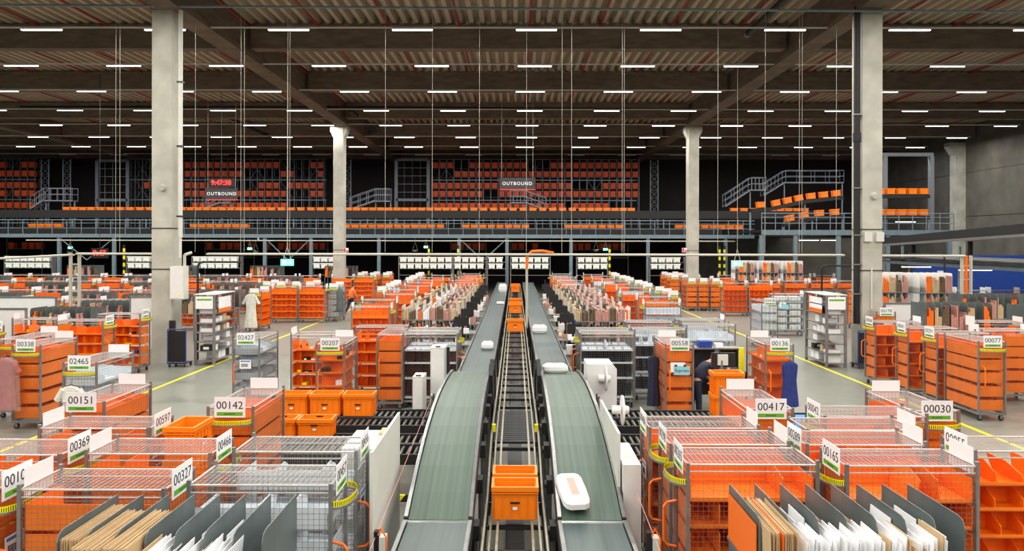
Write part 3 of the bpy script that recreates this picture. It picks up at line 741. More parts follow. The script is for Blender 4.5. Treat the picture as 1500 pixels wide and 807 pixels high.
def tote(x, y, z, label, group=None, rz=0, h=.32, detail=True):
    t_ = thing('tote', label, 'tote', (x, y, z), rz, group)
    ob('tote_body', cached(('tm', h), lambda: tote_mesh(h)), t_)
    if detail:
        ob('hand_slot', cached('slot', slot_m), t_)
        ob('paper_label', cached('plab', plab_m), t_)
    return t_
tote(0, 9.5, zc(9.5), 'orange tote riding the central conveyor nearest the camera', h=.42)
tote(0, 9.98, zc(9.98)+.01, 'orange tote close behind the nearest one on the central conveyor', h=.42)
for i, yy in enumerate((26.4, 33.0, 34.0, 36.2, 47, 49)):
    tote(0, yy, zc(yy), 'orange tote far along the central conveyor, %s beyond the pair' % nth(i), 'totes far along the central conveyor', h=.42)
# cross roller lanes
def roller_lane(x0, x1, y, z, label):
    t_ = thing('roller_conveyor', label, 'conveyor', (0, y, z))
    for dy in (-.3, .3): ob('side_rail', MB(M['black']).box(x0, x1, dy-.025, dy+.025, -.14, .02).mesh('side_rail'), t_)
    n = int((x1-x0)/.115)
    me = cached('laneroll', lambda: MB(M['lroll']).bar((0, -.275, 0), (0, .275, 0), .028, 10).mesh('roller'))
    for i in range(n):
        ob('roller', me, t_, (x0+.08+i*.115, 0, -.03))
    for x in (x0+.1, x1-.1): ob('leg', MB(M['black']).box(x-.03, x+.03, -.3, .3, -z, -.14).mesh('leg'), t_)
for s, nm, a, c in ((-1, 'left', -4.9, -1.33), (1, 'right', 1.33, 4.6)):
    for k, (y, z) in enumerate(((14.35, .80), (13.68, .80), (12.5, .80), (11.85, .80))):
        roller_lane(a, c, y, z, 'black roller lane passing under the %s humped belt, %s from the back' % (nm, nth(k)))
for i, x in enumerate((-4.3, -3.66, -3.02)):
    tote(x, 14.3, .81, 'large orange tote standing on the rear roller lane, %s from the left' % nth(i), 'totes on the rear roller lane', h=.42)
for i, x in enumerate((-4.05, -3.42)):
    tote(x, 12.7, .81, 'large orange tote on the front roller lane, %s from the left' % nth(i), 'totes on the front roller lane', h=.32)
tote(4.1, 14.3, .81, 'large orange tote at the end of the roller lane behind the end-on cage', rz=0, h=.42)
tote(4.1, 14.3, 1.235, 'upper orange tote stacked at the end of the right roller lane', h=.42)
# tote cart left
for i, (x, y) in enumerate(((-4.15, 9.35), (-4.75+.0, 9.95+.0))):
    if i == 0:
        t_ = thing('dolly', 'low grey dolly under the pile of orange totes', 'dolly', (x, y, 0)); ob('deck', MB(M['post']).box(-.3, .3, -.2, .2, .12, .16).mesh('deck'), t_)
        for sx in (-1, 1):
            for sy in (-1, 1): ob('caster', cached('cas', caster_m), t_, (sx*.24, sy*.15, -.02))
        for k in range(4): tote(x, y, .165+k*.425, 'orange tote in the pile beside the 00597 cage, %s from the floor' % nth(k), 'piled totes', h=.42, rz=PI/2)
tote(12.6, 15.6, 1.2, 'tilted orange tote at the right picture edge on a low cart', h=.32)
t_ = thing('cart', 'grey tube cart under the orange tote at the right picture edge', 'cart', (12.6, 15.6, 0))
q = MB(M['post'])
for sx in (-.33, .33):
    for sy in (-.22, .22): q.bar((sx, sy, .1), (sx, sy, 1.2), .014, 6)
ob('tube_frame', q.mesh('tube_frame'), t_); ob('tray', MB(M['post']).box(-.35, .35, -.24, .24, 1.17, 1.19).mesh('tray'), t_)

# ------------------------------------------------------------------ parcels on the belts
def parcel(x, y, z, sx, sy, sz, rz, label):
    t_ = thing('parcel', label, 'parcel', (x, y, z), rz)
    q = MB(M['white']); n = 14; ring = []
    for k, (zz, s_) in enumerate(((0, .82), (sz*.3, 1), (sz*.75, .97), (sz, .7))):
        for i in range(n):
            a = 2*PI*i/n; ca, sa = math.cos(a), math.sin(a)
            ring.append((sx/2*s_*math.copysign(abs(ca)**.45, ca), sy/2*s_*math.copysign(abs(sa)**.45, sa), zz))
    fs = [(k*n+i, k*n+(i+1) % n, (k+1)*n+(i+1) % n, (k+1)*n+i) for k in range(3) for i in range(n)] + [tuple(range(n))[::-1], tuple(range(3*n, 4*n))]
    q.add(ring, fs); ob('wrapping', q.mesh('wrapping'), t_)
    ob('printed_panel', MB(M['purple']).box(-sx*.14, sx*.14, -sy*.26, sy*.26, sz, sz+.003).mesh('printed_panel'), t_)
    return t_
g = math.atan2(.32, 1.03)
o = parcel(.70, 9.0, 1.05, .34, .70, .14, .16, 'white parcel sliding down the humped right belt beside the orange totes'); o.rotation_euler = (.25, 0, .14)
parcel(.80, 14.75, 1.56, .52, .34, .16, 0, 'white parcel on the crest of the humped right belt')
parcel(.80, 24.3, 1.17, .50, .42, .26, 0, 'white parcel on the long right belt behind the crest')
parcel(-.78, 20.6, 1.17, .34, .5, .2, 0, 'white parcel low on the long left belt')
parcel(-.75, 44.0, 1.17, .5, .5, .5, 0, 'large white parcel at the far end of the long left belt')
parcel(-.72, 35.5, 1.17, .4, .4, .12, 0, 'flat white parcel on the long left belt')
# ------------------------------------------------------------------ machines beside the humped belts
def reel(parent, x, y, z, r=.24, s=1):
    q = MB(M['white']); q.bar((x, y, z), (x+.02*s, y, z), r, 28); q.bar((x+.02*s, y, z), (x+.10*s, y, z), r*.35, 18, r*.25); ob('reel_disc', q.mesh('reel_disc'), parent)
    q = MB(M['white']); q.bar((x-.02*s, y, z), (x-.14*s, y, z), r*.3, 16); ob('reel_hub', q.mesh('reel_hub'), parent)
t = thing('strapping_machine', 'white machine with upright panel and reel disc, right of the humped belt', 'machine', (1.45, 9.5, 0))
ob('cabinet_body', MB(M['white']).box(-.12, .10, -.45, .55, .15, 1.42).mesh('cabinet_body'), t)
ob('upright_panel', MB(M['pale']).box(-.17, -.14, -.35, 1.6, .5, 1.78).mesh('upright_panel'), t)
reel(t, .10, 1.2, 1.72, .21)
ob('base', MB(M['dark']).box(-.12, .10, -.45, .55, 0, .15).mesh('base'), t)
t = thing('strapping_machine', 'white box machine with reel behind the crest of the right humped belt', 'machine', (1.75, 15.15, 0))
ob('cabinet_body', MB(M['white']).poly([(-.3, .2), (.3, .2), (.3, 1.6), (.22, 1.7), (-.3, 1.7)], -.3, .4, 'y').mesh('cabinet_body'), t)
reel(t, .06, -.36, 1.42, .25)
ob('stand', MB(M['dark']).box(-.3, .3, -.3, .4, 0, .2).mesh('stand'), t)
t = thing('strapping_machine', 'white cabinet with tall grey panel, left of the humped belt', 'machine', (-1.68, 9.4, 0))
ob('cabinet_body', MB(M['white']).box(-.45, .1, -.4, .5, .1, 1.62).mesh('cabinet_body'), t)
ob('upright_panel', MB(M['pale']).box(.10, .13, -1.4, .5, .2, 1.86).mesh('upright_panel'), t)
ob('lid', MB(M['brown']).box(-.1, .09, .2, .48, 1.62, 1.66).mesh('lid'), t)
ob('base', MB(M['dark']).box(-.45, .1, -.4, .5, 0, .1).mesh('base'), t)
for i, (x, y, w_, h_) in enumerate(((-1.62, 15.6, .3, 1.95), (-1.95, 15.0, .22, 1.45))):
    t = thing('control_cabinet', ('tall pale control cabinet' if i == 0 else 'lower white control cabinet') + ' behind the roller lanes left of the belt', 'cabinet', (x, y, 0))
    ob('cabinet_body', MB(M['pale']).box(-w_/2, w_/2, -.25, .25, .1, h_).mesh('cabinet_body'), t)
    ob('cabinet_door', MB(M['white']).box(-w_/2+.02, w_/2-.02, -.262, -.251, .15, h_-.05).mesh('cabinet_door'), t)
    ob('base', MB(M['dark']).box(-w_/2+.02, w_/2-.02, -.2, .2, 0, .1).mesh('base'), t)
    ob('top_block', MB(M['ink']).box(-.05, .05, -.2, -.1, h_, h_+.02).mesh('top_block'), t)
tag(ob('black_post', MB(M['black']).box(-1.44, -1.38, 15.4, 15.5, 0, 1.95).mesh('black_post')), 'black square post beside the tall pale control cabinet', 'post')
for s, nm in ((-1, 'left'), (1, 'right')):
    x = s*1.45; x2 = s*1.40
    t = thing('pull_cord', 'orange and white emergency pull cord strung along the %s humped belt' % nm, 'cord')
    ob('cord', MB(M['purple']).tube([(x, 12.9, 1.45), (s*1.5, 7.4, .95)], .004, 5).mesh('cord'), t)
    ob('cord_post', MB(M['post']).box(x-.03, x+.03, 12.88, 12.95, 0, 1.5).mesh('cord_post'), t)
    ob('eyelet', MB(M['steel']).bar((x-.02, 12.85, 1.46), (x+.02, 12.85, 1.46), .06, 12).mesh('eyelet'), t)
    t = thing('switch_post', 'black post with pale switch box near the camera beside the %s belt' % nm, 'post', (s*1.46, 7.9, 0))
    ob('post', MB(M['black']).box(-.05, .0, -.04, .04, 0, 1.05).mesh('post'), t)
    ob('switch_box', MB(M['pale']).box(.01, .08, -.06, .06, .7, 1.0).mesh('switch_box'), t)
    ob('orange_cable', MB(M['handle']).tube([(0, -.05, 1.02), (.03, -.06, 1.1), (.09, -.06, 1.0), (.09, -.06, .1)], .009, 6).mesh('orange_cable'), t)
q = MB(M['yellow'], M['black'])
for i in range(10):
    x = -2.55+i*.12; q.m(i % 2).add([(x, 10.9, .3), (x+.12, 10.9, .3), (x+.2, 10.9, .4), (x+.08, 10.9, .4), (x, 10.94, .3), (x+.12, 10.94, .3), (x+.2, 10.94, .4), (x+.08, 10.94, .4)], [(0, 1, 2, 3), (7, 6, 5, 4), (3, 2, 6, 7), (0, 4, 5, 1)])
tag(ob('hazard_bar', q.mesh('hazard_bar')), 'low yellow and black hazard bar under the left roller lanes', 'hazard bar')

# ------------------------------------------------------------------ envelope racks
NENV = [0]
STUFF = MB(M['brown'], M['paper'], M['pink'], M['handle'], M['dbrown'], M['dark'])
def rack(x0, y0, n, pitch, label, plates='plate', env='indiv', fill=None, L=.9, near=False, top=1.85, x1=None, tiers=2, tagtxt='', ht=.5):
    """x0 = left plate, y0 = front of plates; plates stand in YZ planes"""
    t_ = thing('envelope_rack', label, 'rack', (x0, y0, 0), 0, 'envelope racks with divider plates')
    Wd = pitch*n
    pm = cached(('pl', plates, L, ht), lambda: MB(M[plates]).poly([(0, 0), (L, 0), (L, ht), (.09, ht), (.03, ht-.02), (0, ht-.08)], -.004, .004, 'x').mesh('divider_plate'))
    zt = [top-ht-k*.55 for k in range(tiers)]
    for z in zt:
        for i in range(n+1): ob('divider_plate', pm, t_, (i*pitch, 0, z))
        ob('shelf', MB(M['rack']).box(-.02, Wd+.02, -.03, L, z-.03, z).mesh('shelf'), t_)
    for sx in (0, Wd):
        for sy in (.03, L-.03): ob('leg', MB(M['rack']).box(sx-.02, sx+.02, sy-.02, sy+.02, 0, zt[-1]-.03).mesh('leg'), t_)
    rr = random.Random(int(abs(x0)*37+y0*11))
    for k, z in enumerate(zt):
        if k and near: continue
        if k and not tiers > 1: continue
        for i in range(n):
            kind = (fill[i % len(fill)] if fill else rr.choice(['brown', 'paper', 'pink', 'dbrown', 'mixed', 'brown']))
            xa, xb = i*pitch+.014, (i+1)*pitch-.014
            if kind is None: continue
            if near:
                m_ = rr.randint(11, 13) if kind != 'brown' else 13
                for j in range(m_):
                    u = (j+.5)/m_
                    if kind == 'brown': hh, ll, yy, th, mm = .46+rr.uniform(-.008, .008), .82, -.22+rr.uniform(-.012, .012), .0045, 'brown'
                    elif kind == 'tall': hh, ll, yy, th, mm = .44+rr.uniform(-.01, .01), .78, .02, .004, 'brown'
                    else: hh, ll, yy, th, mm = .35+rr.uniform(-.04, .08), .36, -.20+rr.uniform(-.03, .05)+(.42 if j % 5 == 4 else 0), .005, ('paper' if rr.random() < .75 else 'brown')
                    if kind == 'brown' and i == 0 and j in (5,): mm = 'handle'
                    x = x0+xa+(xb-xa)*u; lean = rr.uniform(-.03, .03) if kind in ('brown', 'tall') else (.05+rr.uniform(-.05, .05))
                    mb = cached(('env', kind, mm, j % 4), lambda: (lambda q: q.mesh('envelope'))(MB(M[mm]).poly([(0, 0), (ll*.33, 0), (ll*.66, 0), (ll, 0), (ll, hh), (0, hh)], -th/2, th/2, 'x')))
                    o_ = ob('envelope', mb, None, (x, y0+yy, z+.002), (0, lean, rr.uniform(-.01, .01)))
                    tag(o_, '%s envelope standing in the %s slot from the left of the %s' % ({'brown': 'brown cardboard', 'paper': 'white', 'handle': 'orange card'}[mm], nth(i), tagtxt), 'envelope', 'envelopes in the %s slot of the %s' % (nth(i), tagtxt))
                    NENV[0] += 1
            else:
                x = xa; 
                while x < xb-.03:
                    th = rr.uniform(.03, .09); th = min(th, xb-x); hh = rr.uniform(.5*ht, .92*ht) if k == 0 else rr.uniform(.25, .42); mm = kind if kind != 'mixed' else rr.choice(['brown', 'pink', 'handle', 'paper'])
                    ll = rr.uniform(.5, .85)
                    if NENV[0] < 290 and k == 0 and env == 'indiv':
                        q = MB(M[mm]); q.poly([(0, 0), (ll, 0), (ll, hh), (.01, hh), (0, hh-.01)], 0, th-.006, 'x')
                        o_ = ob('envelope', q.mesh('envelope'), None, (x0+x, y0+rr.uniform(0, .06), z+.002)); NENV[0] += 1
                        tag(o_, '%s envelope bundle standing in a slot of the %s' % ({'brown': 'brown', 'paper': 'white', 'pink': 'pink printed', 'dbrown': 'dark brown', 'handle': 'orange'}[mm], tagtxt), 'envelope', 'envelope bundles in the %s' % tagtxt)
                    else:
                        STUFF.m({'brown': 0, 'paper': 1, 'pink': 2, 'handle': 3, 'dbrown': 4}[mm]).poly([(y0+.01, z+.002), (y0+ll, z+.002), (y0+ll, z+hh), (y0+.01, z+hh)], x0+x, x0+x+th-.006, 'x')
                    x += th
    return t_
rack(-3.62, 5.8, 7, .232, 'nearest rack of grey plates holding envelopes, left of the belts', fill=['tall', 'brown', 'brown', 'white', 'white', 'white', None], near=True, tagtxt='nearest left rack')
rack(2.05, 6.15, 7, .243, 'nearest rack of grey plates holding envelopes, right of the belts', fill=['brown', 'white', 'white', 'white', 'white', 'white', None], near=True, tagtxt='nearest right rack')
ob_ = box_item('end_board', 'orange and white board standing at the end of the nearest right rack', 'board', 2.03, 6.6, 1.36, .012, .8, .42, 'handle')
# central racks both sides of belts
for i, y in enumerate((26.2, 28.4, 30.6, 32.8, 35.2, 37.6, 40.2)):
    rack(2.1, y, 8, .25, '%s envelope rack right of the long right belt, brown card stacks at its end' % nth(i), plates='palepl', fill=['brown', 'dbrown', 'dbrown', 'pink', 'pink', 'dbrown', 'pink', 'mixed'], env='indiv' if i < 2 else 'stuff', tiers=3 if i < 4 else 2, tagtxt='%s central right rack' % nth(i))
    rack(-4.1, y+.4, 8, .25, '%s envelope rack left of the long left belt with brown and pink bundles' % nth(i), plates='palepl', fill=['brown', 'dbrown', 'mixed', 'paper', 'pink', 'dbrown', 'pink', 'brown'], env='indiv' if i < 1 else 'stuff', tiers=3 if i < 4 else 2, tagtxt='%s central left rack' % nth(i))
# left field racks
LR = [(-16.0, 24.2, 8), (-16.2, 27.0, 10), (-16.4, 30.6, 12), (-19.6, 31.6, 8), (-23.2, 31.2, 8), (-16.2, 39.0, 10), (-20.5, 39.0, 10), (-26.2, 39.2, 10), (-31, 39.2, 9), (-14.6, 33.5, 8),
      (-16.0, 46.8, 9), (-20.0, 46.8, 9), (-25.0, 46.8, 9), (-30.0, 46.8, 9), (-35.0, 46.8, 9), (-14.0, 54, 9), (-19.5, 54, 9), (-26, 54, 9), (-33, 54, 9)]
for i, (x, y, n) in enumerate(LR):
    rack(x, y, n, .25, 'grey plate rack with bundles in the left field, %s by depth' % nth(i), env='indiv' if i < 2 else 'stuff', top=2.4 if y > 50 else 1.95, ht=.8, tiers=1, fill=['handle', 'dbrown', 'brown', 'pink', 'pink', None, 'pink', None, 'dbrown'], tagtxt='left field %s rack' % nth(i))
RR = [(12.6, 22.6, 8), (15.1, 21.8, 8), (16.0, 26.4, 8), (17.8, 23.8, 9), (18.6, 26.4, 8), (13.3, 33.5, 7), (15.4, 32.0, 8), (17.9, 31.0, 8)]
for i, (x, y, n) in enumerate(RR):
    rack(x, y, n, .25, 'dark grey rack of orange-edged bundles beyond the right walkway, %s by depth' % nth(i), env='indiv' if i < 2 else 'stuff', top=2.3 if y < 30 else 2.0, ht=.85, tiers=1, fill=['handle', 'brown', 'dbrown', 'pink', 'pink', 'brown', None], tagtxt='right field %s rack' % nth(i))
for i, (x, y) in enumerate(((14.0, 28.6), (15.45, 28.2), (14.2, 47.6), (15.6, 47.2), (17.0, 46.8))):
    rack(x, y, 5, .25, 'white plate rack with brown bundles, %s from the left' % nth(i), plates='white', env='stuff', fill=[None, 'handle', 'brown', 'dbrown', 'pink', 'pink', None], top=3.0, ht=.75, tagtxt='white rack')
o = ob('bundled_envelopes', STUFF.mesh('bundled_envelopes')); tag(o, 'bundles of brown, pink and white envelopes packed in the farther racks', 'envelopes', kind='stuff')

# ------------------------------------------------------------------ grey shelving units, carts, cabinets
def shelving(x, y, h, label, mirror=False, papers=True, tg=''):
    t_ = thing('shelving_unit', label, 'shelving unit', (x, y, 0)); W_, L_ = .62, 1.7
    for sx in (0, W_):
        for sy in (0, L_): ob('upright', MB(M['post']).box(sx-.04, sx+.04, sy-.03, sy+.03, 0, h).mesh('upright'), t_)
    for i in range(7): ob('shelf', MB(M['post']).box(-.02, W_+.02, 0, L_, .12+i*(h-.3)/6.5, .15+i*(h-.3)/6.5).mesh('shelf'), t_)
    ob('top_panel', MB(M['pale']).box(-.05, W_+.05, -.04, L_+.04, h, h+.03).mesh('top_panel'), t_)
    s = ob('sign_board', MB(M['paper']).box(.02, W_-.02, -.055, -.045, h-.46, h-.04).mesh('sign_board'), t_); ob('green_strip', MB(M['green']).box(.06, W_-.06, -.058, -.055, h-.18, h-.12).mesh('green_strip'), s)
    sx = W_+.01 if not mirror else -.02
    ob('orange_board', MB(M['handle']).box(sx, sx+.012, .35, 1.4, h-.62, h-.5).mesh('orange_board'), t_)
    ob('white_board', MB(M['paper']).box(sx, sx+.012, .35, 1.4, h-.49, h-.1).mesh('white_board'), t_)
    rr = random.Random(int(y*7+abs(x)))
    for i in range(6):
        z = .15+i*(h-.3)/6.5
        yy = .12
        while yy < L_-.3:
            d_ = rr.uniform(.18, .4); hh = rr.uniform(.08, .24) if i else .3; m_ = rr.choice(['paper', 'paper', 'paper', 'brown', 'paper', 'dark'])
            if rr.random() < .75: box_item('white_box' if m_ == 'paper' else 'carton', '%s box on the %s shelf of the %s' % ({'paper': 'white', 'brown': 'brown', 'dark': 'dark'}[m_], nth(i), tg), 'box', x+W_/2, y+yy+d_/2, z+.001, W_*.7, d_*.9, hh, m_, 0, 'boxes on the '+tg)
            yy += d_+.03
    return t_
shelving(-10.75, 24.7, 2.36, 'grey shelving unit full of papers beside the left column', tg='shelving beside the left column')
shelving(10.35, 24.5, 2.4, 'grey shelving unit with white boxes beside the right column', mirror=True, tg='shelving beside the right column')
def cart(x, y, label):
    t_ = thing('panel_cart', label, 'cart', (x, y, 0))
    q = MB(M['blue'])
    for sx in (-.3, .3): q.bar((sx, 0, .12), (sx, 0, 1.25), .018, 8)
    q.bar((-.3, 0, 1.25), (.3, 0, 1.25), .018, 8); q.bar((-.3, 0, .14), (.3, 0, .14), .018, 8); ob('tube_frame', q.mesh('tube_frame'), t_)
    ob('black_panel', MB(M['black']).box(-.28, .28, -.015, .015, .18, 1.2).mesh('black_panel'), t_)
    ob('deck', MB(M['dark']).box(-.3, .3, -.02, .55, .11, .14).mesh('deck'), t_)
    for sx in (-.25, .25):
        for sy in (.04, .5): ob('caster', cached('cas', caster_m), t_, (sx, sy, -.03))
cart(-11.2, 24.3, 'black panel cart with blue tube frame beside the left column')
cart(11.6, 24.3, 'black panel cart with blue tube frame beside the right column')
t = thing('paper_roll_holder', 'pale roll hanging on the black cart beside the right column', 'roll', (11.75, 24.22, .85)); ob('roll', MB(M['pale']).bar((-.12, 0, 0), (.12, 0, 0), .09, 14).mesh('roll'), t); ob('tail', MB(M['pale']).box(-.1, .1, -.08, -.07, -.22, 0).mesh('tail'), t)
def whiteboard(x, y, w_, z0, z1, label):
    t_ = thing('whiteboard', label, 'whiteboard', (x, y, 0))
    ob('board', MB(M['white']).box(0, w_, 0, .03, z0, z1).mesh('board'), t_)
    q = MB(M['post']); q.box(-.05, w_+.05, -.02, .05, z1, z1+.06); q.box(-.05, 0, -.02, .05, z0, z1); q.box(w_, w_+.05, -.02, .05, z0, z1); ob('frame', q.mesh('frame'), t_)
    for sx in (.05, w_-.05): ob('leg', MB(M['post']).box(sx-.03, sx+.03, 0, .06, 0, z0).mesh('leg'), t_)
whiteboard(-17.6, 22.0, 2.9, .3, 2.1, 'large pale board at the left picture edge')
whiteboard(-18.6, 26.0, 2.3, .4, 2.15, 'wide white board behind the large pale one at left')
whiteboard(-13.4, 25.6, .8, .4, 2.2, 'white board just left of the near left column')
whiteboard(13.0, 25.9, 1.1, .3, 2.0, 'pale board just right of the near right column')

# ------------------------------------------------------------------ packing stations along the belts
def station(x, y, s, label, k):
    t_ = thing('packing_station', label, 'work station', (x, y, 0), 0, 'packing stations along the belts')
    ob('table_top', MB(M['post']).box(-.35, .35, -.5, .5, .86, .9).mesh('table_top'), t_)
    for sx in (-.32, .32): ob('leg', MB(M['dark']).box(sx-.03, sx+.03, -.46, -.4, 0, .86).mesh('leg'), t_); ob('leg', MB(M['dark']).box(sx-.03, sx+.03, .4, .46, 0, .86).mesh('leg'), t_)
    p_ = ob('post', MB(M['black']).box(-.04*s-.03, -.04*s+.03, -.03, .03, .9, 2.0).mesh('post'), t_)
    ob('monitor', MB(M['black']).box(-.22, .22, -.09, -.05, 1.45, 1.75).mesh('monitor'), t_)
    ob('side_panel', MB(M['blue' if k % 2 else 'black']).box(.3*s-.02, .3*s+.02, .2, .6, .5, 1.5).mesh('side_panel'), t_)
    ob('cable_bundle', MB(M['black']).tube([(0, -.1, 1.5), (.1*s, -.3, 1.1), (.15*s, -.35, .7), (.1*s, -.3, .3)], .02, 5).mesh('cable_bundle'), t_)
    rr = random.Random(k*5+int(x))
    for j in range(3): box_item('parcel_box', '%s carton on the %s' % (['white', 'red marked', 'brown'][j], label), 'box', x+rr.uniform(-.2, .2), y-.35+j*.33, .901, .22, .2, rr.uniform(.08, .3), ['paper', 'pink', 'brown'][j], 0, 'goods on the packing stations')
for k in range(8):
    y = 18.2+k*2.9+(.3 if k else 0)
    station(-1.75, y+2.4, -1, 'packing station against the long left belt, %s from the camera' % nth(k), k)
    station(1.75, y+3.6, 1, 'packing station against the long right belt, %s from the camera' % nth(k), k)
for i, (x, y) in enumerate(((-1.6, 19.9), (1.75, 21.2), (1.75, 29.0))):
    t = thing('foil_reel', 'pale reel standing beside the long belt, %s of three counted from left' % nth(i), 'reel', (x, y, 0)); reel(t, 0, 0, 1.35, .28); ob('stand', MB(M['dark']).box(-.1, .06, -.05, .05, 0, 1.2).mesh('stand'), t)
# work station with monitor between cages 00558 and 00136
t = thing('work_station', 'dark work table with shelf between the cyan notice cage and the blue garment', 'work station', (4.9, 18.3, 0))
ob('table_top', MB(M['dark']).box(-.75, .75, -.4, .4, .95, 1.0).mesh('table_top'), t)
ob('upper_shelf', MB(M['post']).box(-.75, .75, .0, .4, 1.5, 1.53).mesh('upper_shelf'), t); ob('back_panel', MB(M['dark']).box(-.75, .75, .38, .41, .3, 1.5).mesh('back_panel'), t)
for sx in (-.72, .72):
    for sy in (-.36, .36): ob('leg', MB(M['dark']).box(sx-.025, sx+.025, sy-.025, sy+.025, 0, .95 if sy < 0 else 1.5).mesh('leg'), t)
t = thing('monitor', 'monitor seen from behind on an easel arm beside the cyan notice cage', 'monitor', (4.35, 15.4, 0))
ob('screen_case', MB(M['dark']).box(-.25, .25, -.02, .03, 1.55, 1.85).mesh('screen_case'), t); ob('mount_plate', MB(M['pale']).box(-.13, .08, -.07, -.02, 1.6, 1.82).mesh('mount_plate'), t)
q = MB(M['post']); q.bar((-.05, -.05, .0), (-.05, -.05, 1.7), .03, 8); q.bar((-.05, -.05, 1.6), (-.2, -.05, 1.25), .012, 6); q.bar((-.05, -.05, 1.6), (.1, -.05, 1.25), .012, 6); ob('stand', q.mesh('stand'), t)
ob('base', MB(M['dark']).box(-.25, .15, -.2, .1, 0, .03).mesh('base'), t)
box_item('blue_bin', 'blue bin on the shelf of the dark work table', 'bin', 4.75, 18.5, 1.531, .32, .25, .16, 'blue')
box_item('white_bag', 'white wrapped goods on the shelf of the dark work table', 'bag', 5.1, 18.5, 1.531, .2, .2, .1, 'paper')
box_item('yellow_guard', 'yellow guard post left of the blue garment cage', 'post', 5.5, 17.9, 0, .1, .1, 1.6, 'yellow')
t = thing('monitor', 'small lit monitor beside the 00417 card', 'monitor', (4.05, 10.35, 1.5)); ob('screen_case', MB(M['black']).box(-.13, .03, 0, .03, 0, .26).mesh('screen_case'), t); ob('screen', MB(M['screen']).box(-.12, .02, -.002, 0, .02, .24).mesh('screen'), t)
ob('stand', MB(M['dark']).box(-.06, -.02, .03, .06, -1.5, .2).mesh('stand'), t)
def notice(x, y, z, label, w_=.3):
    t_ = thing('notice', label, 'notice', (x, y, z))
    ob('cyan_sheet', MB(M['sky']).box(-.02, w_, -.01, 0, 0, .2).mesh('cyan_sheet'), t_); ob('white_sheet', MB(M['paper']).box(-.09, w_-.1, .004, .01, .06, .28).mesh('white_sheet'), t_)
    ob('clip', MB(M['ink']).box(0, .05, -.02, 0, .19, .23).box(.2, .25, -.02, 0, .19, .23).mesh('clip'), t_)
    return t_
n_ = notice(3.58, 16.54, 1.18, 'cyan handwritten Express notice clipped on the 00558 cage', .34)
text('Express', .10, M['ink'], n_, (.16, -.012, .1), (PI/2, 0, 0))
notice(12.35, 24.53, 1.2, 'cyan notice clipped on the cage next to the right column')
notice(11.75, 32.5, 1.25, 'cyan notice on the white-box cage beyond the right walkway')

trolley('grey', 'R', 12.2, 33.2, '02416', 'grey mesh roll cage carded 02416 filled with white boxes beyond the right walkway', fine=False, bow=False)
for i in range(5):
    for j in range(2): box_item('white_box', 'white box in the 02416 cage, %s level, %s side' % (nth(i), ('left', 'right')[j]), 'box', 11.9+j*.62, 33.2, .27+i*.31, .5, .5, .24, 'white', 0, 'white boxes in the 02416 cage')
trolley('clear', 'F', 9.95, 29.5, '02418', 'grey cage of small cartons just left of the white-box shelving', fine=False, bow=False)

# ------------------------------------------------------------------ garments
def garment(x, y, z, h, w_, m, label, film=False, sleeves=True):
    t_ = thing('hanging_garment', label, 'garment', (x, y, z))
    n = 28; prof = [(0, .25), (.02, .62), (.07, .9), (.2, .86), (.42, .74), (.6, .8), (.8, .88), (1, .95)]
    q = MB(M[m]); vs = []
    for k, (u, s_) in enumerate(prof):
        for i in range(n):
            a = 2*PI*i/n; fold = 1+(.10*u)*math.sin(a*7+u*2)
            vs.append((w_/2*s_*math.cos(a)*fold, .07*(.6+u)*math.sin(a)*fold, -h*u))
    fs = [(k*n+i, (k+1)*n+i, (k+1)*n+(i+1) % n, k*n+(i+1) % n) for k in range(len(prof)-1) for i in range(n)]+[tuple(range(n))]
    q.add(vs, fs); ob('cloth_body', q.mesh('cloth_body'), t_)
    if sleeves:
        for s_ in (-1, 1): ob('sleeve', MB(M[m]).bar((s_*w_*.33, 0, -.07*h), (s_*w_*.62, .02, -.30*h), .06, 10, .07).mesh('sleeve'), t_)
    qh = MB(M['dark']); qh.tube([(-w_*.4, 0, -.04*h), (0, 0, .03), (w_*.4, 0, -.04*h)], .008, 6); qh.tube([(0, 0, .03), (0, 0, .08), (.025, 0, .11), (0, .0, .13)], .004, 5); ob('hanger', qh.mesh('hanger'), t_)
    if film:
        qf = MB(M['film']); vs = []
        for k, (u, s_) in enumerate(((0, .3), (.08, .95), (.5, 1.1), (1.05, 1.2))):
            for i in range(n): a = 2*PI*i/n; vs.append((w_*.6*s_*math.cos(a), .12*math.sin(a)*(1+.2*math.sin(3*a)), -h*u+.01))
        qf.add(vs, [(k*n+i, (k+1)*n+i, (k+1)*n+(i+1) % n, k*n+(i+1) % n) for k in range(3) for i in range(n)]); ob('film_cover', qf.mesh('film_cover'), t_)
garment(-11.08, 15.98, 1.62, 1.12, .42, 'dress', 'dusty pink dress in clear film hanging on the 00338 cage', film=True)
garment(-8.3, 13.72, 1.45, .9, .42, 'cream', 'pale green-white garment hanging on the 02465 cage in the walkway')
garment(-12.2, 33.9, 1.75, 1.55, .6, 'cream', 'long white garment hanging on a cage beyond the left walkway', sleeves=True)
garment(6.1, 16.38, 1.5, .98, .40, 'jean', 'dark blue garment hanging on the 00136 cage', sleeves=False)
garment(3.23, 17.2, 1.5, 1.15, .32, 'navy', 'black garment hanging left of the cyan notice cage', sleeves=False)
garment(-9.15, 38.3, 1.7, 1.1, .4, 'plate', 'grey-green garment hung at the end of the shelved row', sleeves=False)

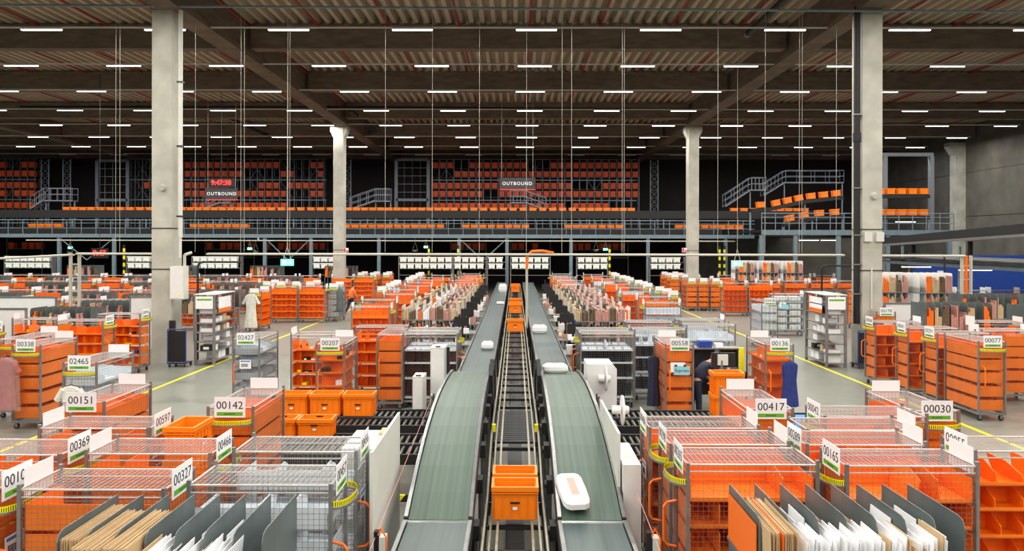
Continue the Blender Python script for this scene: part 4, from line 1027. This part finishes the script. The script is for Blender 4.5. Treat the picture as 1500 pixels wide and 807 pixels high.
# ------------------------------------------------------------------ people
def person(x, y, rz, label, top, legs, pose='walk', hairm='hair'):
    t_ = tag(ob('person', None, None, (x, y, 0), (0, 0, rz)), label, 'person')
    def skin(name, V, E, Rr, m):
        me = bpy.data.meshes.new(name); me.from_pydata(V, E, []); me.materials.append(M[m]); o_ = ob(name, me, t_)
        sk = o_.modifiers.new('skin', 'SKIN'); 
        for i, r_ in enumerate(Rr): me.skin_vertices[0].data[i].radius = (r_[0], r_[1]) if isinstance(r_, tuple) else (r_, r_)
        me.skin_vertices[0].data[0].use_root = True
        su = o_.modifiers.new('sub', 'SUBSURF'); su.levels = 1; su.render_levels = 2
        return o_
    ff = .28 if pose == 'walk' else .06; be = .12 if pose == 'walk' else (.42 if pose == 'bend' else .05)
    sh = 1.42-be*.25
    V = [(0, 0, .95), (0, -be*.4, 1.15), (0, -be, sh-.08), (0, -be*1.2, sh+.08), (0, -be*1.4-.02, sh+.16), (0, -be*1.5-.03, sh+.27),
         (-.17, -be, sh-.02), (-.24, -be-.02, sh-.28), (-.22, -be-.22, sh-.46), (.17, -be, sh-.02), (.24, -be+.02, sh-.28), (.23, -be-.16, sh-.48),
         (-.09, 0, .88), (-.10, -ff*.6, .48), (-.10, -ff*.8, .09), (.09, 0, .88), (.10, ff*.3, .48), (.10, ff, .12), (-.10, -ff*.8-.15, .04), (.10, ff-.14, .05),
         (-.21, -be-.30, sh-.47), (.22, -be-.24, sh-.49)]
    E = [(0, 1), (1, 2), (2, 3), (3, 4), (4, 5), (2, 6), (6, 7), (7, 8), (2, 9), (9, 10), (10, 11), (0, 12), (12, 13), (13, 14), (0, 15), (15, 16), (16, 17), (14, 18), (17, 19), (8, 20), (11, 21)]
    Rr = [(.14, .10), (.13, .10), (.16, .10), .055, .085, .075, .055, .045, .035, .055, .045, .035, .085, .06, .045, .085, .06, .045, .035, .035, .022, .022]
    skin('body', V, E, Rr, 'skin')
    V2 = [(0, .01, .90), (0, -be*.4, 1.15), (0, -be, sh-.07), (-.17, -be, sh-.02), (-.24, -be-.02, sh-.26), (.17, -be, sh-.02), (.24, -be+.02, sh-.26)]
    skin('shirt', V2, [(0, 1), (1, 2), (2, 3), (3, 4), (2, 5), (5, 6)], [(.185, .15), (.17, .14), (.185, .13), .075, .065, .075, .065], top)
    V3 = [(0, 0, 1.0), (-.09, 0, .88), (-.10, -ff*.6, .48), (-.10, -ff*.8, .10), (.09, 0, .88), (.10, ff*.3, .48), (.10, ff, .13)]
    skin('trousers', V3, [(0, 1), (1, 2), (2, 3), (0, 4), (4, 5), (5, 6)], [(.16, .12), .105, .08, .062, .105, .08, .062], legs)
    V4 = [(0, -be*1.4+.01, sh+.20), (0, -be*1.5+.0, sh+.30), (0, -be*1.5+.03, sh+.24)]
    skin('hair', V4, [(0, 1), (0, 2)], [.075, .075, .07], hairm)
    q = MB(M['ink'])
    for sx in (-.028, .028): q.box(sx-.009, sx+.009, -be*1.5-.115, -be*1.5-.095, sh+.22, sh+.232)
    ob('eyes', q.mesh('eyes'), t_); 
    q = MB(M['skin']); q.bar((0, -be*1.5-.10, sh+.21), (0, -be*1.5-.13, sh+.18), .01, 6, .014); ob('nose', q.mesh('nose'), t_)
    return t_
person(-9.45, 42.2, PI*.8, 'person in orange safety vest and dark trousers walking in the left walkway', 'hivis', 'navy')
person(4.2, 17.2, PI*.6, 'person in dark clothes bending over the work table beside the monitor', 'navy', 'navy', 'bend')
person(5.25, 17.3, -PI*.4, 'person in grey shirt leaning beside the blue garment cage', 'post', 'navy', 'bend')
person(15.0, 24.6, 0, 'dark-haired person standing behind the cages right of the near column', 'navy', 'navy', 'stand')

# ------------------------------------------------------------------ signs, exit lights, mirrors
def hang_sign(x, y, z, s, w_, h_, label):
    t_ = thing('hanging_sign', label, 'sign', (x, y, z))
    ob('panel', MB(M['sign']).box(-w_/2, w_/2, -.03, .03, 0, h_).mesh('panel'), t_); ob('red_edge', MB(M['signr']).box(-w_/2, w_/2, -.032, .032, -.06, 0).mesh('red_edge'), t_)
    tx = text(s, h_*.40, M['paper'], t_, (0, -.034, h_*.48), (PI/2, 0, 0), sp=1.25, off=.004)
    for sx in (-w_/2+.1, w_/2-.1): ob('suspension_wire', MB(M['cable']).bar((sx, 0, h_), (sx, 0, ZD-z), .008, 4).mesh('suspension_wire'), t_)
def zpx(py, Y): return CAMH+(HY-py)*Y/F
YM = 58.0; ZM = zpx(348.5, YM); ZT = zpx(343.5, YM)
Y = 42.0
hang_sign(wx(757.5, Y), Y, zpx(277, Y), 'OUTBOUND', 51*Y/F, 16.5*Y/F, 'dark hanging sign reading OUTBOUND between the far columns')
hang_sign(wx(324, Y), Y, zpx(292.5, Y), 'OUTBOUND', 46*Y/F, 16.5*Y/F, 'dark hanging sign reading OUTBOUND right of the near left column')
def clock(x, y, z, s, size, label, frame=True):
    t_ = thing('digital_clock', label, 'clock', (x, y, z))
    w_ = size*len(s)*.62
    ob('casing', MB(M['black']).box(-w_/2, w_/2, 0, .1, -size*.75, size*.75).mesh('casing'), t_)
    tx = text(s, size*1.15, M['led'], t_, (0, -.004, 0), (PI/2, 0, 0), off=.012)
    ob('hanger_rod', MB(M['dark']).bar((0, .05, size*.75), (0, .05, ZD-z), .012, 6).mesh('hanger_rod'), t_)
clock(wx(324, 42), 41.9, zpx(268.5, 42), '9:47:38', .34, 'red digital clock above the OUTBOUND sign near the left column')
clock(wx(144, 40), 40, zpx(372, 40), '9:47', .36, 'red digital clock low beyond the field at left')
def exitsign(px, py, Y, w_, label):
    t_ = thing('exit_sign', label, 'exit sign', (wx(px, Y), Y, zpx(py, Y)))
    h_ = w_*.5
    ob('light_box', MB(M['exitg']).box(-w_/2, w_/2, 0, .06, -h_/2, h_/2).mesh('light_box'), t_)
    q = MB(M['exitw']); q.box(-w_*.35, -w_*.08, -.004, 0, -h_*.32, h_*.32).poly([(w_*.08, -h_*.1), (w_*.22, -h_*.1), (w_*.22, -h_*.3), (w_*.38, 0), (w_*.22, h_*.3), (w_*.22, h_*.1), (w_*.08, h_*.1)], -.004, 0, 'y')
    ob('pictogram', q.mesh('pictogram'), t_)
    q = MB(M['cable']); zt_ = (ZT-.13 if Y > 50 else ZD)-zpx(py, Y)
    q.bar((-w_*.3, .03, h_/2), (0, .03, h_/2+.5), .012); q.bar((w_*.3, .03, h_/2), (0, .03, h_/2+.5), .012); q.bar((0, .03, h_/2+.5), (0, .03, zt_), .008); ob('bracket', q.mesh('bracket'), t_)
exitsign(420, 385, 30, .52, 'lit green exit sign hung above the racks right of the near left column')
exitsign(1080, 385.5, 32, .45, 'lit green exit sign hung above the racks right of the far right column')
for i, (px, py) in enumerate(((101, 364), (365, 365), (624, 362), (887, 365))): exitsign(px, py, 58.7, .36, 'small lit green exit sign under the gallery, %s from the left' % nth(i))
for i, (px, py) in enumerate(((101, 370), (374, 368), (608, 366), (873, 365))):
    t = thing('dome_mirror', 'half-dome mirror hung under the gallery, %s from the left' % nth(i), 'mirror', (wx(px, 58.6), 58.6, zpx(py, 58.6)))
    q = MB(M['glass']); vs = []; n = 16
    for k in range(6):
        a = PI/2*k/5
        for j in range(n): vs.append((.25*math.cos(a)*math.cos(2*PI*j/n), .25*math.cos(a)*math.sin(2*PI*j/n), -.2*math.sin(a)))
    q.add(vs, [(k*n+j, k*n+(j+1) % n, (k+1)*n+(j+1) % n, (k+1)*n+j) for k in range(5) for j in range(n)]); ob('dome', q.mesh('dome'), t)
    ob('chain', MB(M['cable']).bar((-.2, 0, 0), (0, 0, .6), .008).bar((.2, 0, 0), (0, 0, .6), .008).bar((0, 0, .6), (0, 0, ZT-.12-zpx(py, 58.6)), .008).mesh('chain'), t)
for i, (px, py, Y) in enumerate(((503, 367, 49.5), (1006, 366, 49.5))):
    t = thing('hydrant_sign', 'small red and white fire sign on the %s far column' % ('left', 'right')[i], 'sign', (wx(px, Y), 50.2, zpx(py, Y)))
    ob('plate', MB(M['paper']).box(-.17, .17, 0, .02, -.15, .15).mesh('plate'), t); ob('red_symbol', MB(M['signr']).box(-.15, -.02, -.004, 0, -.13, .13).box(.02, .15, -.004, 0, -.13, 0).mesh('red_symbol'), t)

# ------------------------------------------------------------------ gallery at the back
YM = 58.0; ZM = zpx(348.5, YM); ZT = zpx(343.5, YM)
t = thing('gallery', 'long steel gallery with railing across the back of the hall', 'gallery', (0, YM, 0))
ob('edge_beam', MB(M['bluegrey']).box(-55, 18.8, -.06, .06, ZM-.02, ZT).mesh('edge_beam'), t)
ob('floor_plate', MB(M['dark']).box(-55, 24.5, .06, 17.8, ZT-.12, ZT-.02).mesh('floor_plate'), t)
for z in (.45, .85, 1.1): ob('handrail', MB(M['bluegrey']).bar((-55, -.03, ZT+z), (18.8, -.03, ZT+z), .022 if z < 1 else .035, 6).mesh('handrail'), t)
for i in range(64): 
    x = -54+1.16*i
    if x < 18.8: ob('baluster', cached('bal', lambda: MB(M['bluegrey']).box(-.022, .022, -.05, 0, 0, 1.12).mesh('baluster')), t, (x, 0, ZT-.0))
for i, px in enumerate((84, 165, 387, 455, 554.7, 672.5, 742.7, 836.5, 949.3, 1063, 1113, -30)):
    x = wx(px, YM); ob('support_post', MB(M['bluegrey']).box(-.13, .13, 0, .2, 0, ZM).mesh('support_post'), t, (x, 0, 0))
for a, c_ in ((84, 165), (387, 455), (672.5, 742.7)):
    xa, xb = wx(a, YM), wx(c_, YM); xm = (xa+xb)/2
    ob('brace', MB(M['bluegrey']).bar((xa, .1, ZM-.05), (xm, .1, 2.7), .045, 6).bar((xb, .1, ZM-.05), (xm, .1, 2.7), .045, 6).mesh('brace'), t)
# upper tote conveyors
def band(name, x0, x1, y, z0, z1, label, d_=.6):
    t_ = thing(name, label, 'conveyor', (0, y, 0))
    ob('side_plate', MB(M['black']).box(x0, x1, -.03, 0, z0, z1).mesh('side_plate'), t_); ob('side_plate', MB(M['black']).box(x0, x1, d_, d_+.03, z0, z1).mesh('side_plate'), t_)
    ob('bed', MB(M['dark']).box(x0, x1, 0, d_, z1-.12, z1-.08).mesh('bed'), t_)
    n = int((x1-x0)/6)
    for i in range(n+1):
        x = x0+(x1-x0)*i/n; ob('support', MB(M['bluegrey']).box(x-.04, x+.04, .1, .2, ZT, z0).mesh('support'), t_)
za, zb = zpx(320, 59.5), zpx(308.5, 59.5)
band('gallery_conveyor', -54, 24, 59.5, za, zb, 'upper black conveyor of the gallery carrying orange totes')
zc0, zc1 = zpx(342, 59)+.0, zpx(334, 59)
band('gallery_conveyor', -54, 16.4, 58.5, ZT+.02, zc1, 'lower black conveyor of the gallery behind the railing')
def gal_tote(x, y, z, label, grp):
    return tote(x, y, z, label, grp, h=.32, detail=False)
x = -36.5; i = 0
while x < 24:
    if not (9.6 < x < 17.2):
        gal_tote(x, 59.8, zb-.08, 'orange tote riding the upper gallery conveyor, %s from the left' % nth(i), 'totes on the upper gallery conveyor'); i += 1
    x += .66 if (int(x/5) % 3) else .8
x = -40; i = 0
while x < 19:
    seg = any(a < x < c_ for a, c_ in ((-39, -36.5), (-26, -21), (-14, -6), (-4.5, 1), (4, 8.5), (13, 18)))
    if seg: gal_tote(x, 58.82, zc1-.06, 'orange tote on the lower gallery conveyor behind the railing, %s from the left' % nth(i), 'totes on the lower gallery conveyor'); i += 1
    x += .68
x = -12
while x > -54: pass; break
# stairs on gallery
def stairs(px0, px1, pxp0, pxp1, pyt, pyb, Y, label, right=False, z_extra=0):
    """flight from (px0,pyb) up to (px1,pyt), platform from pxp0 to pxp1"""
    t_ = thing('steel_stairs', label, 'stairs', (0, Y, 0))
    x0, x1, z0, z1 = wx(px0, Y), wx(px1, Y), zpx(pyb, Y), zpx(pyt, Y)
    n = 7
    for dy in (0, .8):
        ob('stringer', MB(M['rack']).bar((x0, dy, z0), (x1, dy, z1), .07, 4).mesh('stringer'), t_)
        q = MB(M['rack'])
        for r_ in (.5, 1.0): q.bar((x0, dy, z0+r_), (x1, dy, z1+r_), .025, 6)
        for k in range(4): u = k/3; q.bar((x0+(x1-x0)*u, dy, z0+(z1-z0)*u), (x0+(x1-x0)*u, dy, z0+(z1-z0)*u+1), .025, 6)
        a, c_ = wx(pxp0, Y), wx(pxp1, Y)
        for r_ in (.5, 1.0): q.bar((a, dy, z1+r_), (c_, dy, z1+r_), .025, 6)
        for k in range(5): xx = a+(c_-a)*k/4; q.bar((xx, dy, z1), (xx, dy, z1+1), .02, 6)
        ob('stair_railing', q.mesh('stair_railing'), t_)
    for k in range(n): u = (k+.5)/n; ob('step', MB(M['rack']).box(x0+(x1-x0)*u-.13, x0+(x1-x0)*u+.13, 0, .8, z0+(z1-z0)*u, z0+(z1-z0)*u+.04).mesh('step'), t_)
    ob('platform', MB(M['rack']).box(min(a, c_), max(a, c_), 0, .8, z1-.1, z1).mesh('platform'), t_)
    for xx in (a, c_): ob('support', MB(M['rack']).box(xx-.05, xx+.05, .3, .4, ZT, z1-.1).mesh('support'), t_)
stairs(512, 549, 549, 571, 294, 307, 61.5, 'steel stairs with platform behind the upper conveyor, left of the tall grid window')
stairs(42, 62, 62, 104, 294, 307, 61.5, 'steel stairs with platform at the far left of the gallery')
stairs(800, 768, 747, 768, 296, 307, 61.5, 'steel stairs descending right below the middle OUTBOUND sign')
stairs(296, 322, 322, 336, 297, 307, 61.5, 'steel stairs below the left OUTBOUND sign')
stairs(1062, 1100, 1100, 1122, 277, 302, 61.0, 'pale blue steel stairs rising right of the far right column')
stairs(1118, 1150, 1150, 1235, 266, 286, 63.0, 'upper steel stairs and walkway at the back right')
# right-hand raised platform with curved tote line
t = thing('gallery', 'raised steel platform with railing right of the far right column', 'gallery', (0, 50, 0))
x0, x1 = wx(1115, 50), wx(1395, 50); z = zpx(336, 50)
ob('edge_beam', MB(M['bluegrey']).box(x0, x1, -.06, .06, z-.35, z).mesh('edge_beam'), t); ob('floor_plate', MB(M['dark']).box(x0, x1, .06, 7.4, z-.1, z-.02).mesh('floor_plate'), t)
for r_ in (.45, .85, 1.12): ob('handrail', MB(M['bluegrey']).bar((x0, -.02, z+r_), (x1, -.02, z+r_), .028, 6).mesh('handrail'), t)
n = 14
for i in range(n+1): x = x0+(x1-x0)*i/n; ob('baluster', MB(M['bluegrey']).box(x-.022, x+.022, -.05, 0, z, z+1.12).mesh('baluster'), t)
for px in (1116, 1165, 1228, 1300, 1390): x = wx(px, 50); ob('support_post', MB(M['bluegrey']).box(x-.13, x+.13, 0, .2, 0, z-.35).mesh('support_post'), t)
def slope_line(pts, Y, label, grp, wtot=.75):
    t_ = thing('gallery_conveyor', label, 'conveyor', (0, Y, 0))
    P = [(wx(px, Y), zpx(py, Y)) for px, py in pts]
    q = MB(M['black'])
    for (xa, za_), (xb, zb_) in zip(P, P[1:]):
        q.poly([(xa, za_-.25), (xb, zb_-.25), (xb, zb_), (xa, za_)], 0, .5, 'y')
    ob('bed', q.mesh('bed'), t_)
    for (xa, za_) in P[::2]: ob('support', MB(M['bluegrey']).box(xa-.05, xa+.05, .2, .3, z, za_-.25).mesh('support'), t_)
    k = 0
    for (xa, za_), (xb, zb_) in zip(P, P[1:]):
        L_ = math.hypot(xb-xa, zb_-za_); m_ = max(1, int(L_/wtot)); sl = math.atan2(zb_-za_, xb-xa)
        for j in range(m_):
            u = (j+.5)/m_; o_ = tote(xa+(xb-xa)*u, Y+.25, za_+(zb_-za_)*u+.03, 'orange tote on the %s, %s from left' % (label, nth(k)), grp, h=.42, detail=False); o_.rotation_euler = (0, -sl, 0); k += 1
slope_line([(1100, 305), (1130, 303), (1180, 292), (1235, 286)], 53, 'rising upper conveyor at right', 'totes on the rising upper conveyor')
slope_line([(1281, 284), (1361, 284)], 53, 'level upper conveyor right of the near column', 'totes on the level upper conveyor')
slope_line([(1148, 326), (1190, 317), (1235, 314)], 51.5, 'rising lower conveyor at right', 'totes on the rising lower conveyor')
slope_line([(1281, 315), (1361, 315)], 51.5, 'level lower conveyor right of the near column', 'totes on the level lower conveyor')
t = thing('steel_gantry', 'dark steel portal frame above the level conveyors at right', 'frame', (0, 54.5, 0))
q = MB(M['rack'])
for px in (1296, 1364): x = wx(px, 54.5); ob('upright', MB(M['rack']).box(x-.15, x+.15, 0, .3, z, zpx(228, 54.5)).mesh('upright'), t)
ob('crossbeam', MB(M['rack']).box(wx(1285, 54.5), wx(1366, 54.5), 0, .3, zpx(228, 54.5), zpx(223, 54.5)).mesh('crossbeam'), t)
# inclined conveyor and low girder running along X=20
def beam_between(name, p, q_, w_, h_, m, parent):
    (xa, ya, za_), (xb, yb, zb_) = p, q_
    b_ = MB(M[m]); b_.add([(xa-w_/2, ya, za_), (xa+w_/2, ya, za_), (xa+w_/2, ya, za_+h_), (xa-w_/2, ya, za_+h_), (xb-w_/2, yb, zb_), (xb+w_/2, yb, zb_), (xb+w_/2, yb, zb_+h_), (xb-w_/2, yb, zb_+h_)],
        [(0, 1, 2, 3), (7, 6, 5, 4), (0, 4, 5, 1), (1, 5, 6, 2), (2, 6, 7, 3), (3, 7, 4, 0)]); return ob(name, b_.mesh(name), parent)
t = thing('overhead_conveyor', 'long black inclined conveyor overhead at the right edge of the hall', 'conveyor')
beam_between('side_plate', (21.0, 43, 4.0), (20.6, 27, 4.65), .06, .42, 'black', t); beam_between('side_plate', (22.2, 43, 4.0), (21.8, 27, 4.65), .06, .42, 'black', t)
beam_between('walkway_edge', (20.7, 43, 3.92), (20.3, 27, 4.5), .12, .12, 'post', t); beam_between('bed', (21.6, 43, 4.2), (21.2, 27, 4.85), 1.1, .04, 'dark', t)
for yy in (30, 35, 40): ob('support', MB(M['dark']).box(21.55, 21.7, yy, yy+.15, 3.37, 3.95+(43-yy)*.036).mesh('support'), t)
t = thing('steel_girder', 'grey steel girder with lamps under the black inclined conveyor', 'girder')
beam_between('beam', (20.5, 43, 3.05), (20.5, 27, 3.0), .3, .16, 'bluegrey', t); beam_between('beam', (23, 43, 3.05), (23, 27, 3.0), .3, .3, 'bluegrey', t)
beam_between('deck', (23, 43, 3.32), (23, 27, 3.3), 6, .05, 'dark', t)
for yy in (28, 33, 38, 42.8): ob('support_post', MB(M['bluegrey']).box(22.9, 23.1, yy, yy+.2, 0, 3.0).mesh('support_post'), t); ob('support_post', MB(M['bluegrey']).box(20.45, 20.55, yy+1, yy+1.1, 3.2, 4.0).mesh('support_post'), t)
ld2 = bpy.data.lights.new('work_light', 'AREA'); ld2.shape = 'RECTANGLE'; ld2.size = .8; ld2.size_y = .15; ld2.energy = 60
for i, (x, y) in enumerate(((21.2, 39), (21.5, 34.5), (21.6, 29.5))):
    q = thing('tube_lamp', 'small lit lamp under the grey girder at right, %s from the back' % nth(i), 'lamp', (x, y, 2.9)); ob('housing', cached('lb', lamp_body), q); ob('tube', cached('lt', lamp_tube), q); ob('work_light', ld2, q, (0, 0, -.06))
for i, (px, Y) in enumerate(((1184, 57), (1216, 57), (1325, 57))):
    q = thing('tube_lamp', 'lit lamp under the raised platform at right, %s from the left' % nth(i), 'lamp', (wx(px, Y), Y, zpx(351 if i < 2 else 324, Y))); ob('housing', cached('lb', lamp_body), q); ob('tube', cached('lt', lamp_tube), q); ob('work_light', ld2, q, (0, 0, -.06))
q = MB(M['blue']); q.box(24.5, 35.5, 45.5, 45.7, 0, 3.4)
tag(ob('wall_blue', q.mesh('wall_blue')), kind='structure')
q = MB(M['wallc']); q.box(16, 31, 68, 68.3, 0, 4.6); tag(ob('wall_pale', q.mesh('wall_pale')), kind='structure')
t = thing('door_notice', 'small white notice on the blue partition at right', 'notice', (26.2, 45.45, 2.2)); ob('sheet', MB(M['paper']).box(-.2, .2, 0, .03, -.25, .25).mesh('sheet'), t); ob('print', MB(M['blue']).box(-.12, .12, -.003, 0, -.1, .1).mesh('print'), t)

# ------------------------------------------------------------------ high bay racking at the back
YR = 70.0
binm = cached('bin', lambda: (lambda q: q.mesh('storage_bin'))(MB(M['dirty']).box(-.25, .25, 0, .5, 0, .02).box(-.25, .25, 0, .015, 0, .54).box(-.25, -.235, 0, .5, 0, .54).box(.235, .25, 0, .5, 0, .54).box(-.27, .27, -.012, .01, .47, .56).box(-.1, -.09, -.012, 0, 0, .34).box(.09, .1, -.012, 0, 0, .34)))
PITCH = 10.85*YR/F
LEV = (246.5, 259.5, 276.5, 288.5, 306)
NB = [0]
def racking(px0, px1, label, where, fullness=.8, levels=LEV, y=YR, ztop=233, zbot=None, maxb=300):
    t_ = thing('pallet_racking', label, 'racking', (0, y, 0))
    x0, x1 = wx(px0, y), wx(px1, y); n = int(round((x1-x0)/PITCH)); zt = zpx(ztop, y); z0 = ZT if zbot is None else zbot
    for i in range(n+1): ob('upright', cached(('up', ztop, z0), lambda: MB(M['rack']).box(-.03, .03, -.06, 0, z0, zt).box(-.02, .02, .6, .64, z0, zt).mesh('upright')), t_, (x0+i*PITCH, 0, 0))
    for lv in levels: z = zpx(lv, y); ob('shelf_beam', MB(M['black']).box(x0, x1, -.03, .62, z-.1, z).mesh('shelf_beam'), t_)
    for pz in (264, 293.5): 
        if pz > ztop: ob('shelf_beam', MB(M['rack']).box(x0, x1, -.09, -.06, zpx(pz, y)-.05, zpx(pz, y)+.05).mesh('shelf_beam'), t_)
    ob('top_beam', MB(M['rack']).box(x0, x1, -.05, .0, zt-.08, zt).mesh('top_beam'), t_)
    q = MB(M['rack']); 
    for i in range(1, n, 4):
        xa = x0+i*PITCH
        for zz0, zz1 in ((zpx(264, y), zt), (zpx(294, y), zpx(264, y))):
            if zz0 >= z0: q.bar((xa, -.08, zz0), (xa+2*PITCH, -.08, zz1), .018); q.bar((xa+2*PITCH, -.08, zz0), (xa, -.08, zz1), .018)
    if q.v: ob('cross_brace', q.mesh('cross_brace'), t_)
    for li, lv in enumerate(levels):
        z = zpx(lv, y)
        run = 0; full = True
        for i in range(n):
            if run == 0: full = R.random() < fullness; run = R.randint(1, 4)
            run -= 1
            if full and NB[0] < maxb:
                o_ = ob('storage_bin', binm, None, (x0+(i+.5)*PITCH, y, z+.002)); NB[0] += 1
                tag(o_, 'orange bin, %s level from top, %s slot from left, %s' % (nth(li), nth(i), where), 'bin', 'storage bins in the '+where)
racking(-5, 52, 'tall bin racking at the far left of the back wall', 'far left racking', .8)
racking(268, 478, 'tall bin racking at the back between the two left columns', 'racking behind the left sign', .7)
racking(186, 262, 'empty tall racking just left of the near left column', 'empty racking', .05)
racking(632, 932, 'wide tall bin racking behind the middle of the gallery', 'middle racking', .84)
YB2 = 66.0
for i, (a, c_) in enumerate(((8, 60), (300, 372), (385, 480), (660, 712), (748, 806), (835, 920))):
    t = thing('low_racking', 'low bin shelf under the gallery, %s from the left' % nth(i), 'shelf', (0, YB2, 0))
    xa, xb = wx(a, YB2), wx(c_, YB2)
    for py in (365.5, 377): ob('shelf_beam', MB(M['rack']).box(xa, xb, -.02, .6, zpx(py, YB2)-.05, zpx(py, YB2)).mesh('shelf_beam'), t)
    for x in (xa, xb): ob('upright', MB(M['rack']).box(x-.03, x+.03, -.05, 0, 0, 4.4).mesh('upright'), t)
    k = 0; x = xa+.35
    while x < xb-.2 and NB[0] < 298:
        if R.random() < .85:
            o_ = ob('storage_bin', binm, None, (x, YB2, zpx(365.5, YB2)+.002)); NB[0] += 1; tag(o_, 'dim orange bin on the %s low gallery shelf, %s from the left' % (nth(i), nth(k)), 'bin', 'bins on low shelves under the gallery'); k += 1
        x += .62
# white bins on the back floor shelves
wbin = cached('wbin', lambda: MB(M['whitebin'], M['green']).poly([(-.21, 0), (.21, 0), (.24, .38), (-.24, .38)], 0, .4, 'y').box(-.27, .27, -.03, .0, .31, .39).m(1).box(-.1, .1, -.034, -.03, .02, .06).mesh('white_bin'))
YW = 55.5
ii = 0
for i, (a, c_) in enumerate(((4, 74), (184, 224), (280, 352), (457, 500), (584, 662), (664, 712), (714, 744), (748, 806), (845, 890), (952, 1003))):
    t = thing('bin_shelf', 'pale shelf of white bins under the gallery edge, %s from the left' % nth(i), 'shelf', (0, YW, 0))
    xa, xb = wx(a, YW), wx(c_, YW)
    for py in (384, 393.5, 403): ob('shelf_board', MB(M['post']).box(xa, xb, 0, .5, zpx(py, YW)-.03, zpx(py, YW)).mesh('shelf_board'), t)
    for x in (xa, xb): ob('upright', MB(M['post']).box(x-.03, x+.03, 0, .5, 0, zpx(376, YW)).mesh('upright'), t)
    for li, py in enumerate((384, 393.5)):
        x = xa+.33; k = 0
        while x < xb-.2:
            o_ = ob('white_bin', wbin, None, (x, YW, zpx(py, YW)+.001)); tag(o_, 'white bin, %s board of the %s bin shelf, %s from the left' % (('upper', 'lower')[li], nth(i), nth(k)), 'bin', 'white bins under the gallery edge'); k += 1; x += .57
# tall grid windows / lifts at the back
def gridwin(px0, px1, pt, pb, Y, label, cols=4):
    t_ = thing('grid_gate', label, 'gate', (0, Y, 0)); x0, x1, z0, z1 = wx(px0, Y), wx(px1, Y), zpx(pb, Y), zpx(pt, Y)
    q = MB(M['rack'])
    for x in (x0, x1): q.box(x-.15, x+.15, 0, .2, z0, z1)
    for u in (0, .45, 1): zz = z0+(z1-z0)*u; q.box(x0, x1, 0, .2, zz-.12, zz+.12)
    ob('frame', q.mesh('frame'), t_)
    q = MB(M['post'])
    for i in range(1, cols): x = x0+(x1-x0)*i/cols; q.bar((x, .1, z0), (x, .1, z1), .025)
    for i in range(1, 9): zz = z0+(z1-z0)*i/9; q.bar((x0, .1, zz), (x1, .1, zz), .02)
    ob('grid_lattice', q.mesh('grid_lattice'), t_)
gridwin(580, 627, 234, 341, 69, 'tall grey grid gate left of the middle racking')
gridwin(140, 185, 236, 341, 69, 'tall grey grid gate left of the near left column')
for i, px in enumerate((508, 96, 958, 64)):
    t = thing('lattice_mast', 'steel lattice mast of the racking lift, number %s of four at the back' % nth(i), 'mast', (wx(px, 68), 68, 0))
    q = MB(M['rack']); z0, z1 = ZT, zpx(234, 68)
    for sx in (-.35, .35): q.box(sx-.04, sx+.04, -.04, .04, z0, z1)
    k = 0; zz = z0
    while zz < z1-.7: q.bar((-.35, 0, zz), (.35, 0, zz+.7), .02); q.bar((.35, 0, zz), (-.35, 0, zz+.7), .02); q.bar((-.35, 0, zz), (.35, 0, zz), .02); zz += .7
    ob('lattice_frame', q.mesh('lattice_frame'), t)
# pallets, posts
for k in range(7):
    t = thing('pallet', 'wooden pallet in the pile under the gallery left of centre, %s from the floor' % nth(k), 'pallet', (wx(568, 52), 52, .02+k*.146), 0, 'piled wooden pallets')
    ob('top_boards', cached('pt', lambda: MB(M['wood']).box(-.6, .6, -.4, -.25, .12, .144).box(-.6, .6, -.07, .07, .12, .144).box(-.6, .6, .25, .4, .12, .144).mesh('top_boards')), t)
    ob('bearer_blocks', cached('pb', lambda: MB(M['wood']).box(-.6, -.48, -.4, .4, 0, .12).box(-.06, .06, -.4, .4, 0, .12).box(.48, .6, -.4, .4, 0, .12).mesh('bearer_blocks')), t)
def hookpost(px, Y, h, label, bend=1):
    x = wx(px, Y); q = MB(M['black']); q.tube([(x, Y, 0), (x, Y, h-.15), (x+.05*bend, Y, h-.04), (x+.2*bend, Y, h), (x+1.5*bend, Y, h)], .035, 8)
    tag(ob('cable_post', q.mesh('cable_post')), label, 'post')
hookpost(289, 25.5, 3.45, 'black cable post bent at the top, beside the shelving unit of papers')
hookpost(1203, 27.6, 3.3, 'black cable post left of the near right column', 1)
hookpost(1382, 30.0, 3.7, 'black cable post right of the near right column', -1)
for i, px in enumerate((628, 671, 893, 1054, 1061, 180)):
    q = MB(M['yellow'], M['black']); x = wx(px, 56.5)
    for k in range(14): q.m(k % 2).box(x-.07, x+.07, 56.5, 56.6, k*.28, k*.28+.28)
    tag(ob('hazard_post', q.mesh('hazard_post')), 'yellow and black hazard post under the gallery, number %s' % nth(i), 'post')
q = thing('steel_pipe', 'long grey pipe run under the gallery front', 'pipe'); ob('pipe_run', MB(M['cable']).bar((-38, 57, zpx(353, 57)), (17, 57, zpx(353, 57)), .05, 8).mesh('pipe_run'), q); ob('pipe_bracket', MB(M['cable']).box(-20, -19.9, 56.95, 57.05, zpx(353, 57), ZM).mesh('pipe_bracket'), q)
